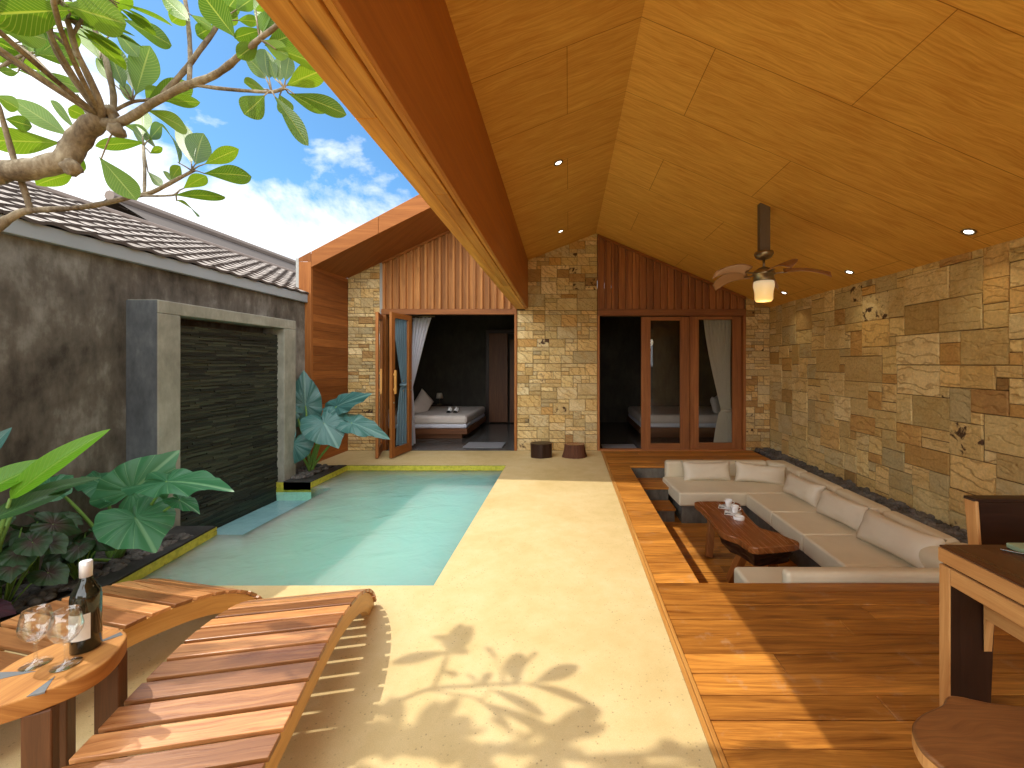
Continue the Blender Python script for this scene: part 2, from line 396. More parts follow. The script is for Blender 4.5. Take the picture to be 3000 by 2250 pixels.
def leafmat(name, c1, c2, vein, kind, trans, rough=.35, patch=None):
    T = NT(name); uv = T.coord('UV'); r, g, b_ = T.tint()
    sp = T.n('ShaderNodeSeparateXYZ', Vector=uv); u, v = sp.outputs[0], sp.outputs[1]
    n = T.noise(T.coord('Object'), 7, 4)
    col = T.mix(T.math('MULTIPLY_ADD', r, .7, T.math('MULTIPLY', n, .3)), c1, c2)
    if kind == 'long':      # v across -1..1, u along
        av = T.math('ABSOLUTE', v)
        mid = T.ramp(av, [(.0, 1.0), (.035, .9), (.07, 0.0)])
        sv = T.math('SINE', T.math('MULTIPLY', T.math('MULTIPLY_ADD', av, -.22, u), 105.0))
        side = T.math('MULTIPLY', T.ramp(sv, [(.72, 0.0), (1.0, 1.0)]), .55)
        vf = T.math('MAXIMUM', mid, side)
    else:                   # u radius, v angle (0 tip)
        sv = T.math('ABSOLUTE', T.math('SINE', T.math('MULTIPLY', v, 9.0)))
        side = T.ramp(sv, [(.0, .9), (.10, .3), (.2, 0.0)])
        midr = T.ramp(T.math('MULTIPLY', T.math('ABSOLUTE', v), u), [(.0, 1.0), (.025, .8), (.05, 0.0)])
        vf = T.math('MAXIMUM', side, midr)
        if patch:
            pf = T.ramp(u, [(.25, 1.0), (.75, 0.0)])
            col = T.mix(T.math('MULTIPLY', pf, .85), col, patch)
    col = T.mix(T.math('MULTIPLY', vf, .6), col, vein)
    nb = T.bump(T.math('MULTIPLY_ADD', vf, -.6, T.math('MULTIPLY', n, .4)), .35, .006)
    pb = T.bsdf(col, rough, nb, .45)
    tl = T.n('ShaderNodeBsdfTranslucent', Color=T.mix(1.0, col, (1.5, 1.35, .55), 'MULTIPLY'), Normal=nb)
    mx = T.n('ShaderNodeMixShader', i0=trans, i1=pb.outputs[0], i2=tl.outputs[0]); T.t.links.new(mx.outputs[0], T.out.inputs[0]); return T.m
M['frangi'] = leafmat('frangipani_leaf', (.045, .13, .010), (.18, .32, .025), (.42, .50, .12), 'long', .42, .5)
M['taro'] = leafmat('taro_leaf', (.032, .14, .066), (.06, .21, .095), (.24, .44, .24), 'heart', .3, .4)
M['taro_dark'] = leafmat('taro_leaf_blue', (.04, .13, .125), (.07, .19, .17), (.22, .38, .34), 'heart', .15, .35)
M['strap'] = leafmat('strap_leaf', (.08, .24, .015), (.16, .40, .02), (.3, .5, .08), 'long', .4)
M['strap_dark'] = leafmat('strap_leaf_dark', (.02, .07, .02), (.04, .12, .03), (.1, .22, .06), 'long', .2)
M['caladium'] = leafmat('caladium_leaf', (.010, .032, .010), (.025, .07, .018), (.04, .06, .025), 'heart', .2, .5, patch=(.045, .018, .018))
M['purple'] = leafmat('purple_leaf', (.035, .012, .03), (.06, .025, .05), (.1, .03, .06), 'heart', .2, .5, patch=(.07, .015, .04))
M['stem'] = simple('green_stem', (.16, .30, .06), .5)
M['barktree'] = concrete('frangipani_bark', (.08, .055, .035), (.22, .17, .11), (.42, .36, .26), 7, .85, .9)

# ------------------------------------------------------------------ setting: ground, terrace, pool, deck
g = MB(); g.poly([(-400, -400, -1.6), (400, -400, -1.6), (400, 400, -1.6), (-400, 400, -1.6)])
tag(g.build('ground', M['ground']), kind='structure')

PL = [(-.85, 2.567), (-.858, 5.60), (-3.04, 5.60), (-3.04, 4.81), (-3.47, 4.81), (-3.47, 3.50), (-3.02, 3.50), (-2.89, 2.567)]
t = MB()
def slabtop(pts, z=0.0, m=t): m.poly([(x, y, z) for x, y in pts])
slabtop([(-3.02, -2.6), (.512, -2.6), (.512, 2.567), (-.85, 2.567), (-2.89, 2.567), (-3.02, 2.567)])
slabtop([(-.85, 2.567), (.512, 2.567), (.512, 5.6), (-.858, 5.6)])
slabtop([(-3.04, 5.6), (-.858, 5.6), (.512, 5.6), (.512, 6.62), (-3.56, 6.62), (-3.56, 5.6)])
# unseen terrace behind the camera, added to bounce sunlight onto the ceiling
slabtop([(-3.63, -9), (3.25, -9), (3.25, -2.602), (-3.63, -2.602)])
tag(t.build('terrace', M['terrace']), kind='structure')

b = MB()
n = len(PL)
for i in range(n):
    p, q = PL[i], PL[(i + 1) % n]
    zb = -1.22
    b.poly([(*p, -.12), (*q, -.12), (*q, zb), (*p, zb)])
b.poly([(x, y, -1.2) for x, y in [PL[0], PL[1], PL[2], (-3.03, 3.5), PL[7]]])
tag(b.build('pool_basin', M['basin']), kind='structure')
b = MB(); b.box(-3.47, -2.80, 3.5, 4.81, -1.2, -.22); tag(b.build('pool_ledge', M['ledge']), kind='structure')
b = MB()
for i in range(n):
    p, q = PL[i], PL[(i + 1) % n]
    b.poly([(*p, -.004), (*q, -.004), (*q, -.12), (*p, -.12)])
tag(b.build('pool_edge_tiles', M['yellow']), kind='structure')
b = MB(); PW = [(-.853, 2.570), (-.861, 5.597), (-3.037, 5.597), (-3.037, 4.812), (-2.797, 4.812), (-2.797, 3.498), (-3.017, 3.498), (-2.888, 2.570)]; b.prism(PW, -1.18, -.07, 2)
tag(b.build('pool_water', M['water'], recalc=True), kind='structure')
b = MB(); b.poly([(-3.468, 3.502, -.071), (-2.798, 3.502, -.071), (-2.798, 4.808, -.071), (-3.468, 4.808, -.071)])
tag(b.build('pool_water', M['water_clear']), kind='structure')

# black stone kerbs beside the pool
k = MB()
k.prism([(-3.02, 2.4), (-2.90, 2.4), (-2.90, 2.567), (-3.03, 3.50), (-3.37, 3.50), (-3.26, 3.15), (-3.02, 2.5)], -.10, .006, 2)
k.prism([(-3.04, 4.81), (-3.05, 5.60), (-3.17, 5.60), (-3.17, 4.93), (-3.37, 4.93), (-3.37, 4.81)], -.10, .006, 2)
tag(k.build('stone_kerb', M['kerb'], bevel=.004), kind='structure')
s = MB()
s.grid(lambda u, v: Vector((-3.63 + .62 * u, -1.5 + 5.0 * v, -.03 + .03 * mnoise.noise((u * 4, v * 22, 0)))), 10, 60)
s.grid(lambda u, v: Vector((-3.63 + .58 * u, 4.84 + .76 * v, -.03 + .03 * mnoise.noise((u * 4, v * 9, 3)))), 8, 10)
tag(s.build('garden_soil', M['soil']), kind='structure')

def pebbles(name, label, spots, rng, mat):
    mb = MB(); random.seed(rng)
    for (x, y, z) in spots:
        a, bb, cc = random.uniform(.024, .05), random.uniform(.022, .042), random.uniform(.016, .03)
        rot = Matrix.Rotation(random.uniform(0, 6.3), 4, 'Z') @ Matrix.Rotation(random.uniform(-.4, .4), 4, 'X')
        T_ = Matrix.Translation((x, y, z)) @ rot
        seed = random.random() * 50
        def fn(u, v):
            th = math.pi * u; ph = 2 * math.pi * v
            p = Vector((math.sin(th) * math.cos(ph), math.sin(th) * math.sin(ph), math.cos(th)))
            k_ = 1 + .22 * mnoise.noise(p * 1.3 + Vector((seed, 0, 0)))
            return T_ @ Vector((p.x * a * k_, p.y * bb * k_, p.z * cc * k_))
        mb.grid(fn, 6, 8)
    return tag(mb.build(name, mat), label, 'pebbles', kind='stuff')
random.seed(3)
sp = []
for i in range(900):
    y = random.uniform(1.9, 6.5); x = random.uniform(2.97, 3.22)
    sp.append((x, y, .0 + random.uniform(0, .03) + .012))
pebbles('pebbles', 'dark river pebbles in a strip along the foot of the sandstone wall', sp, 5, M['pebble'])
sp = [(random.uniform(-3.5, -3.06), random.uniform(2.3, 3.3), random.uniform(-.015, .01)) for _ in range(330)]
sp += [(random.uniform(-3.55, -3.22), random.uniform(4.95, 5.55), random.uniform(-.015, .01)) for _ in range(130)]
pebbles('pebbles', 'dark stones on the garden bed around the big leaved plants', sp, 6, M['pebble'])

# deck
d = MB(); random.seed(11)
def boards(x0, x1, y0, y1, w, along='x', joints=(1.4, 2.4), gap=.004, z1=.0, mb=None, th=.03):
    mb = mb or d
    p = (y0 if along == 'x' else x0); end = (y1 if along == 'x' else x1)
    while p < end - .01:
        ww = min(w * random.uniform(.92, 1.08), end - p)
        if end - p - ww < w * .4: ww = end - p
        a = x0 if along == 'x' else y0; e = x1 if along == 'x' else y1
        q = a - random.uniform(0, joints[0])
        while q < e:
            L = random.uniform(*joints)
            s0, s1 = max(a, q), min(e, q + L)
            if s1 - s0 > .02:
                zz = z1 + random.uniform(-.0012, .0012)
                if along == 'x': mb.box(s0 + .001, s1 - .001, p + gap / 2, p + ww - gap / 2, zz - th, zz, 0)
                else: mb.box(p + gap / 2, p + ww - gap / 2, s0 + .001, s1 - .001, zz - th, zz, 1)
            q += L
        p += ww
boards(.556, 3.25, -2.6, 2.60, .128, joints=(2.2, 3.4))                # front deck
boards(.556, .838, 2.602, 5.57, .125, 'x', (3, 4))   # border boards
boards(.556, 2.95, 5.57, 6.60, .10)                 # rear deck
tag(d.build('wooden_deck', M['deck'], bevel=.0025, seg=1), kind='structure')
d = MB(); d.box(.514, .535, -2.6, 6.6, -.05, .002, 1); d.box(.537, .554, -2.6, 6.6, -.05, .006, 1)
tag(d.build('deck_edge_strip', M['trim'], bevel=.002, seg=1), kind='structure')
# sunken pit: floor boards, walls, steps
PF = -.48
d = MB(); boards(.82, 2.95, 2.6, 5.57, .12, z1=PF, mb=d)
tag(d.build('pit_floor', M['deck'], bevel=.0025, seg=1), kind='structure')
d = MB()
d.box(.78, .818, 2.56, 5.60, -.55, -.034); d.box(2.952, 2.99, 2.56, 5.6, -.55, -.002); d.box(.82, 2.95, 2.56, 2.598, -.55, -.034)
d.box(.82, 2.95, 5.572, 5.61, -.55, -.034)
d.box(2.99, 3.27, 1.9, 6.55, -.2, -.01)
d.box(.536, 3.25, -2.6, 2.55, -.3, -.05); d.box(.536, 2.98, 5.62, 6.6, -.3, -.05); d.box(.536, .778, 2.56, 5.61, -.3, -.05)
tag(d.build('pit_wall', M['riser']), kind='structure')
for (ya, yb, zt) in ((5.14, 5.57, -.16), (4.83, 5.14, -.32)):
    st = thing('pit_step', {-.16: 'upper wooden step with grey riser going down beside the sofa', -.32: 'lower wooden step with grey riser down to the pit floor'}[zt], 'step', (1.05, (ya + yb) / 2, PF), group='steps into the sunken seating pit')
    m_ = MB(); m_.box(.822, 1.26, ya + .006, 5.57, PF, zt - .03); m_.build('riser', M['riser'], st)
    m_ = MB(); w_ = (yb - ya + .0) / 3
    for i in range(3): m_.box(.822, 1.27, ya - .015 + i * w_, ya - .018 + (i + 1) * w_, zt - .028, zt, 0)
    m_.build('tread', M['deck'], st, bevel=.003, seg=1)

# ------------------------------------------------------------------ stone walls
def ashlar(mb, w, h, unit, M_, sizes, depth=(.006, .022), gap=.004, seed=1, skip=None):
    """random ashlar blocks over a w x h rectangle (local x, z; blocks stand out along -y)"""
    rnd = random.Random(seed)
    nx, nz = int(round(w / unit)), int(round(h / unit)); ux, uz = w / nx, h / nz
    occ = [[False] * nx for _ in range(nz)]
    for j in range(nz):
        for i in range(nx):
            if occ[j][i]: continue
            tries = rnd.sample(sizes, len(sizes)) + [(2, 1), (1, 1)]
            for (bw, bh) in tries:
                if i + bw > nx or j + bh > nz: continue
                if any(occ[j + b_][i + a_] for a_ in range(bw) for b_ in range(bh)): continue
                if i + bw < nx and nx - i - bw == 1 and not occ[j][nx - 1] and bw < 6: bw2 = bw + 1
                else: bw2 = bw
                if any(occ[j + b_][i + a_] for a_ in range(bw2) for b_ in range(bh)): bw2 = bw
                for a_ in range(bw2):
                    for b_ in range(bh): occ[j + b_][i + a_] = True
                x0, x1, z0, z1 = i * ux, (i + bw2) * ux, j * uz, (j + bh) * uz
                if skip and skip(x0, x1, z0, z1): break
                dp = rnd.uniform(*depth); g_ = gap / 2 + rnd.uniform(0, .002); c_ = min(.006, dp * .6)
                jj = lambda: rnd.uniform(-.002, .002)
                vs = [(x0 + g_, 0, z0 + g_), (x1 - g_, 0, z0 + g_), (x1 - g_, 0, z1 - g_), (x0 + g_, 0, z1 - g_)]
                mid_ = [(x0 + g_ + jj() * .5, -dp + c_, z0 + g_), (x1 - g_, -dp + c_, z0 + g_), (x1 - g_, -dp + c_, z1 - g_), (x0 + g_, -dp + c_, z1 - g_)]
                fr_ = [(x0 + g_ + c_ + jj(), -dp + jj(), z0 + g_ + c_ + jj()), (x1 - g_ - c_ + jj(), -dp + jj(), z0 + g_ + c_ + jj()), (x1 - g_ - c_ + jj(), -dp + jj(), z1 - g_ - c_ + jj()), (x0 + g_ + c_ + jj(), -dp + jj(), z1 - g_ - c_ + jj())]
                fs = [(8, 9, 10, 11)] + [(a, (a + 1) % 4, 4 + (a + 1) % 4, 4 + a) for a in range(4)] + [(4 + a, 4 + (a + 1) % 4, 8 + (a + 1) % 4, 8 + a) for a in range(4)]
                mb.add(vs + mid_ + fr_, fs, 0, M_, (rnd.random(), rnd.random(), rnd.random()))
                break
    mb.add([(0, -.001, 0), (w, -.001, 0), (w, -.001, h), (0, -.001, h)], [(0, 1, 2, 3)], 0, M_, mi=1)
BIG = [(6, 3), (5, 2), (4, 3), (4, 2), (4, 2), (3, 2), (3, 2), (5, 3), (3, 1), (4, 1), (2, 2), (6, 2), (3, 3), (2, 1), (5, 1), (2, 1)]
SMALL = [(5, 3), (4, 2), (3, 2), (3, 2), (2, 2), (4, 3), (3, 1), (4, 1), (2, 1), (5, 2), (3, 1), (2, 1), (1, 1), (4, 1)]
SPLIT = [(4, 1), (3, 1), (5, 1), (2, 1), (3, 1), (4, 2), (2, 1), (3, 2), (6, 1)]
YB = 6.55
# right boundary wall (plane X = 3.25, faces -X)
w = thing('stone_wall', 'long sandstone block wall closing the right side of the patio', 'wall', (3.25, 2, 0))
mb = MB()
MR = Matrix.Translation((3.25, 6.56, -.03)) @ Matrix.Rotation(R(-90), 4, 'Z')
ashlar(mb, 9.1, 2.36, .094, MR, [(4, 3), (3, 2), (4, 2), (3, 3), (2, 2), (3, 2), (5, 3), (2, 1), (4, 2), (2, 2), (3, 1), (2, 3), (6, 3), (3, 2), (4, 3)], seed=21)
mb.box(3.252, 3.5, -2.6, 6.56, -1.5, 2.33, mi=1)
mb.build('block_facing', [M['stone_wall'], M['mortar']], w)

# ------------------------------------------------------------------ villa building
V = thing('villa', 'stone and teak villa front with open patio roof and two bedrooms', 'house', (0, YB, 0))
RZ, RX = 3.484, .44            # ridge
SL, SR = .392, .424
mb = MB()      # pillar, left strip, right strip
SPL = lambda zlo: None
def face_panel(x0, x1, z0, z1, sizes, seed, unit=.05, y=YB, depth=(.006, .02)):
    ashlar(mb, x1 - x0, z1 - z0, unit, Matrix.Translation((x0, y, z0)), sizes, seed=seed, depth=depth)
face_panel(-.826, .462, 0, 1.40, BIG, 31, .064)
face_panel(-.826, .462, 1.402, 2.25, SMALL, 36, .064)
face_panel(-.70, .462, 2.252, 3.50, SPLIT + BIG[:8], 32, .066)
mb.box(-.826, .462, YB + .002, YB + .22, 0, 3.3, mi=1)
mb.build('stone_pillar', [M['stone'], M['mortar']], V); mb = MB()
face_panel(-3.545, -3.03, 0, 2.2, SPLIT, 33, .055)
face_panel(-3.545, -3.03, 2.2, 3.06, SMALL, 34, .05)
mb.box(-3.545, -3.03, YB + .002, YB + .22, 0, 2.95, mi=1)
mb.build('stone_facing', [M['stone'], M['mortar']], V)['label'] = 'narrow stone strip beside the wooden portal'; mb = MB()
face_panel(2.845, 3.235, 0, 2.5, SMALL, 35, .05)
mb.box(2.845, 3.25, YB + .002, YB + .22, 0, 2.3, mi=1)
mb.build('stone_facing', [M['stone'], M['mortar']], V)
mb = MB(); mb.box(-3.03, -2.985, YB - .012, YB + .1, 0, 3.05, 2); mb.build('cement_strip', M['greyline'], V)

def gable(name, x0, x1, topfn, mat, seed, zb=2.275):
    mb = MB(); rnd = random.Random(seed); x = x0; W = .112
    while x < x1 - .01:
        e = min(x + W, x1)
        t = (rnd.random(), rnd.random(), rnd.random())
        mb.add([(x, YB + .02, zb), (e - .001, YB + .02, zb), (e - .001, YB + .02, topfn(e)), (x, YB + .02, topfn(x))], [(0, 1, 2, 3)], 2, None, t)
        b0, b1 = x + .005, x + .04
        if b1 < x1:
            za, zc = topfn(b0), topfn(b1); t = (rnd.random(), rnd.random(), rnd.random())
            mb.add([(b0, YB - .026, zb + .001), (b1, YB - .026, zb + .001), (b1, YB - .026, zc), (b0, YB - .026, za), (b0, YB + .019, zb + .001), (b1, YB + .019, zb + .001), (b1, YB + .019, zc), (b0, YB + .019, za)],
                   [(0, 1, 2, 3), (1, 5, 6, 2), (4, 0, 3, 7), (4, 5, 1, 0)], 2, None, t)
        x = e
    o = mb.build(name, mat, V)
    return o
PS = .475
sof = lambda x: 2.762 + PS * (x + 3.543) if x < -1.25 else 2.762 + PS * 2.293 - PS * (x + 1.25)
gable('gable_cladding', -2.985, -.83, lambda x: sof(x) + .01, M['gable'], 41)
ceil_z = lambda x: RZ - SL * (RX - x) if x < RX else RZ - SR * (x - RX)
gable('gable_cladding', .465, 2.843, lambda x: ceil_z(x) + .01, M['gable_red'], 42)
bpy.data.objects['gable_cladding.001']['label'] = 'dark red gable boards above the sliding door'
mb = MB()      # sloping trims along the gables
def slope_bar(mb, xa, za, xb, zb_, y0, y1, th):
    mb.add([(xa, y0, za), (xb, y0, zb_), (xb, y0, zb_ - th), (xa, y0, za - th), (xa, y1, za), (xb, y1, zb_), (xb, y1, zb_ - th), (xa, y1, za - th)],
           [(3, 2, 1, 0), (2, 3, 7, 6), (0, 1, 5, 4), (4, 5, 6, 7), (0, 4, 7, 3), (1, 2, 6, 5)], 0)
slope_bar(mb, -2.98, sof(-2.98) - .002, -1.25, sof(-1.25) - .002, YB - .045, YB - .027, .04)
mb.build('gable_trim', M['door'], V, bevel=.002, seg=1); mb = MB()
slope_bar(mb, .47, ceil_z(.47) - .003, 2.84, ceil_z(2.84) - .003, YB - .045, YB - .027, .045)
mb.build('gable_trim', M['door'], V, bevel=.002, seg=1)

# ceilings (veneered panels on the roof slab)
def ceil_part(name, x0, z0, x1, z1, y0, y1, mat, label=None, th=.1):
    mb = MB(); L = math.hypot(x1 - x0, z1 - z0)
    vs = [(x0, y0, z0), (x1, y0, z1), (x1, y1, z1), (x0, y1, z0), (x0, y0, z0 + th), (x1, y0, z1 + th), (x1, y1, z1 + th), (x0, y1, z0 + th)]
    uv = [(0, y0), (L, y0), (L, y1), (0, y1)] * 2
    mb.add(vs, [(0, 3, 2, 1), (4, 5, 6, 7), (0, 1, 5, 4), (3, 7, 6, 2), (0, 4, 7, 3), (1, 2, 6, 5)], uvs=[(a + 3, b + 5) for a, b in uv], tint=((.5 if x1 > x0 else .10), .5, .5))  # lower tint paints the short slope's shade into the veneer
    o = mb.build(name, mat, V)
    if label: o['label'] = label
    return o
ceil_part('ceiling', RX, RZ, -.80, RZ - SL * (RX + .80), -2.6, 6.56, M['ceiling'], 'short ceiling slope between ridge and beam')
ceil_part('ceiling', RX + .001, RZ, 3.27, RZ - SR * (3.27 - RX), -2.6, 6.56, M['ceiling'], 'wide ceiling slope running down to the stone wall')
# roof outside over the rooms
mb = MB()
mb.add([(-.95, -2.6, 3.22), (RX, -2.6, 3.80), (3.6, -2.6, 2.5), (-.95, 10.3, 3.22), (RX, 10.3, 3.80), (3.6, 10.3, 2.5)], [(0, 1, 4, 3), (1, 2, 5, 4)], 0)
mb.add([(-.80, 6.565, 3.0), (RX, 6.565, 3.45), (3.27, 6.565, 2.3), (3.6, 10.3, 2.45), (RX, 10.3, 3.6), (-.80, 10.3, 3.1)], [(0, 1, 4, 5), (1, 2, 3, 4)], 0)
mb.build('roof', M['roofridge'], V)

# big beam along the pool side
def lerp(a, b, t): return a + (b - a) * t
def catmull(cp, n):
    out = []
    for i in range(len(cp) - 1):
        p0, p1, p2, p3 = cp[max(i - 1, 0)], cp[i], cp[i + 1], cp[min(i + 2, len(cp) - 1)]
        for s_ in range(n):
            t_ = s_ / n
            out.append(tuple(.5 * ((2 * p1[k_]) + (-p0[k_] + p2[k_]) * t_ + (2 * p0[k_] - 5 * p1[k_] + 4 * p2[k_] - p3[k_]) * t_ ** 2 + (-p0[k_] + 3 * p1[k_] - 3 * p2[k_] + p3[k_]) * t_ ** 3) for k_ in range(len(p1))))
    out.append(cp[-1]); return out
mb = MB()
def beam_bar(mb, xa_far, xb_far, xa_near, xb_near, z0, z1, y_far, y_near, tint=None):
    vs = [(xa_near, y_near, z0), (xb_near, y_near, z0), (xa_far, y_far, z0), (xb_far, y_far, z0), (xa_near, y_near, z1), (xb_near, y_near, z1), (xa_far, y_far, z1), (xb_far, y_far, z1)]
    mb.add(vs, [(0, 2, 3, 1), (4, 5, 7, 6), (0, 1, 5, 4), (2, 6, 7, 3), (0, 4, 6, 2), (1, 3, 7, 5)], 1, tint=tint)
sx = .0165 * 1.0
def bx(xfar, y): return xfar + sx * (6.53 - y)
for (a, b_, y0, y1) in ((-.845, -.765, -2.6, 1.45), (-.763, -.695, -2.6, 2.1), (-.845, -.765, 1.452, 3.9), (-.763, -.695, 2.102, 4.6), (-.845, -.695, 4.602, 6.535)):
    if y1 == 3.9:
        beam_bar(mb, bx(a, 4.6), bx(b_, 4.6), bx(a, y0), bx(b_, y0), 2.272, 3.2, 4.6, y0)
    else:
        beam_bar(mb, bx(a, y1), bx(b_, y1), bx(a, y0), bx(b_, y0), 2.272, 3.2, y1, y0)
beam_bar(mb, bx(-.693, 6.535), bx(-.667, 6.535), bx(-.693, -2.6), bx(-.667, -2.6), 2.284, 3.1, 6.535, -2.6)
mb.build('roof_beam', M['beam'], V, bevel=.003, seg=1)
mb = MB(); beam_bar(mb, bx(-.665, 6.535), bx(-.650, 6.535), bx(-.665, -2.6), bx(-.650, -2.6), 2.279, 3.12, 6.535, -2.6)
mb.build('beam_facing', M['beamface'], V, bevel=.002, seg=1)

# portal around the left bedroom front
YP = 5.608
zin = lambda x: 2.726 + .500 * (x + 3.543)
zout = lambda x: 2.850 + .53 * (x + 3.715)
XR = -1.22
mb = MB()
mb.box(-3.715, -3.545, YP, YP + .045, -.05, 2.80, 2)                       # front upright
mb.build('portal_post', M['portal'], V, bevel=.004)
def fascia(xa, xb, ya, yb, mb):
    vs = [(xa, ya, zin(xa)), (xb, ya, zin(xb)), (xb, ya, zout(xb)), (xa, ya, zout(xa)), (xa, yb, zin(xa)), (xb, yb, zin(xb)), (xb, yb, zout(xb)), (xa, yb, zout(xa))]
    mb.add(vs, [(0, 1, 2, 3), (7, 6, 5, 4), (0, 4, 5, 1), (3, 2, 6, 7), (0, 3, 7, 4), (1, 5, 6, 2)], 0)
mb = MB(); fascia(-3.543, -2.62, YP, YP + .045, mb); fascia(-2.616, XR, YP, YP + .045, mb)
za, zb_ = zin(XR), zout(XR)
mb.add([(XR, YP, za), (-.62, YP, za - .3), (-.62, YP, zb_ - .32), (XR, YP, zb_), (XR, YP + .045, za), (-.62, YP + .045, za - .3), (-.62, YP + .045, zb_ - .32), (XR, YP + .045, zb_)],
       [(0, 1, 2, 3), (7, 6, 5, 4), (0, 4, 5, 1), (3, 2, 6, 7)], 0)
mb.poly([(-3.715, YP, 2.802), (-3.545, YP, 2.802), (-3.545, YP, zout(-3.545)), (-3.715, YP, zout(-3.715))], 2)
mb.build('portal_fascia', M['portal'], V, bevel=.003, seg=1)
mb = MB()      # roof of the portal and left bedroom: soffit and top skin
y0, y1 = YP + .047, YB + .02
mb.add([(-3.545, y0, 2.735), (XR, y0, zin(XR) + .004), (XR, y1, sof(XR) + .004), (-3.545, y1, 2.764)], [(3, 2, 1, 0)], 0, tint=(.6, .3, .4))
mb.add([(XR, y0, zin(XR) + .004), (-.62, y0, za - .29), (-.62, y1, za - .3), (XR, y1, sof(XR) + .004)], [(3, 2, 1, 0)], 0, tint=(.6, .3, .4))
mb.build('soffit', M['portal'], V)
mb = MB()
mb.add([(-3.715, YP + .047, zout(-3.715)), (XR, YP + .047, zout(XR)), (-.62, YP + .047, zb_ - .32), (-3.715, 10.3, zout(-3.715)), (XR, 10.3, zout(XR)), (-.62, 10.3, zb_ - .32)], [(0, 1, 4, 3), (1, 2, 5, 4)], 0)
mb.poly([(-3.735, 5.7, 0), (-3.735, 10.3, 0), (-3.735, 10.3, 2.83), (-3.735, 5.7, 2.83)])
mb.build('roof', M['roofridge'], V)
mb = MB(); rnd = random.Random(9); z = 0
while z < 2.76:        # horizontal boards of the portal side wall
    hgt = rnd.uniform(.10, .14); mb.box(-3.70, -3.545 + rnd.uniform(-.003, .003), YP + .047, YB - .001, z, min(z + hgt - .002, 2.76), 1); z += hgt
mb.build('side_panelling', M['panel'], V)
mb = MB(); mb.box(-3.76, -3.717, YP + .01, YP + .05, 2.3, 2.85, 2); mb.build('cement_strip', M['greyline'], V)

# door frames and lintels
mb = MB()
mb.box(-2.985, -.828, YB - .03, YB + .06, 2.185, 2.274, 0)
mb.box(-2.985, -2.93, YB - .02, YB + .08, 0, 2.184, 2); mb.box(-.868, -.828, YB - .03, YB + .09, 0, 2.184, 2)
mb.box(-3.005, -2.987, YB - .02, YB + .06, 0, 2.27, 2)
mb.build('door_frame', M['door'], V, bevel=.004)
mb = MB()
mb.box(.464, 2.843, YB - .03, YB + .06, 2.165, 2.274, 0)
mb.box(.464, .50, YB - .03, YB + .09, 0, 2.164, 2); mb.box(2.80, 2.843, YB - .03, YB + .09, 0, 2.164, 2)
mb.box(.50, 2.80, YB - .02, YB + .09, -.028, .02, 0)
o = mb.build('door_frame', M['gable_red'], V, bevel=.004)
def leaf(parent, x0, x1, zt, y, mat, st=.08, rb=.13, rt=.08, th=.04, name='door', zb=.015, glass=True):
    """door leaf in its own local frame: x0..x1 wide, standing in plane y; returns the door part"""
    mb = MB()
    mb.box(x0, x0 + st, y, y + th, zb, zt, 2); mb.box(x1 - st, x1, y, y + th, zb, zt, 2)
    mb.box(x0 + st + .001, x1 - st - .001, y + .002, y + th - .002, zb, zb + rb, 0); mb.box(x0 + st + .001, x1 - st - .001, y + .002, y + th - .002, zt - rt, zt, 0)
    o = mb.build(name, mat, parent, bevel=.003, world=False)
    g_ = MB(); g_.poly([(x0 + st, y + th / 2, zb + rb), (x1 - st, y + th / 2, zb + rb), (x1 - st, y + th / 2, zt - rt), (x0 + st, y + th / 2, zt - rt)])
    g_.build('glass', M['pane'], o, world=False)
    return o
def place(o, x, y, z, rz):
    o.location = (x - V.location.x, y - V.location.y, z - V.location.z); o.rotation_euler = (0, 0, rz)
def handle(parent, x, y, z0, z1, mat):
    mb = MB(); mb.box(x - .018, x + .018, y - .045, y - .018, z0, z1, 2); mb.box(x - .012, x + .012, y - .02, y + .002, z0 + .05, z0 + .08); mb.box(x - .012, x + .012, y - .02, y + .002, z1 - .08, z1 - .05)
    mb.build('handle', mat, parent, bevel=.004, world=False)
def knob(parent, x, y, z, r=.014):
    mb = MB(); mb.lathe([(0, 0), (r, .004), (r, .012), (0, .018)], M=Matrix.Translation((x, y, z)) @ Matrix.Rotation(R(90), 4, 'X'), n=12)
    mb.build('bolt', M['brass'], parent, world=False)
def ang(xa, ya, xb, yb): return math.atan2(yb - ya, xb - xa)
# leaf one: from the frame (-2.96,6.5) to (-2.78,5.95); leaf two: (-2.50,6.50) to (-2.583,5.955)
A = (-2.78, 5.955); B = (-2.955, 6.50)
o = leaf(V, 0, .57, 2.155, 0, M['door'], st=.085); place(o, A[0], A[1], 0, ang(*A, *B)); o['label'] = 'folded door leaf nearest the left door jamb'
handle(o, .045, 0, .95, 1.32, M['trim'])
A = (-2.583, 5.955); B = (-2.50, 6.505)
o = leaf(V, 0, .555, 2.155, 0, M['door'], st=.085); place(o, A[0], A[1], 0, ang(*A, *B)); o['label'] = 'folded door leaf standing out over the terrace'
handle(o, .045, 0, .95, 1.30, M['trim'])
for zz in (.98, 1.13): knob(o, .30, .0, zz); knob(o, .52, .0, zz)
knob(o, .045, 0, .82)
# right: sliding leaf and fixed leaf
o = leaf(V, 1.17, 1.945, 2.15, 0, M['gable_red'], st=.15, rb=.10, rt=.06, name='sliding_door'); place(o, 0, YB - .005, 0, 0)
o = leaf(V, 1.965, 2.80, 2.16, 0, M['gable_red'], st=.145, rb=.10, rt=.05, name='fixed_door'); place(o, 0, YB + .045, 0, 0)
mb = MB(); mb.box(-3.02, -2.99, YB - .05, YB - .021, 1.70, 1.88); mb.build('door_sensor', M['white'], V, bevel=.003)

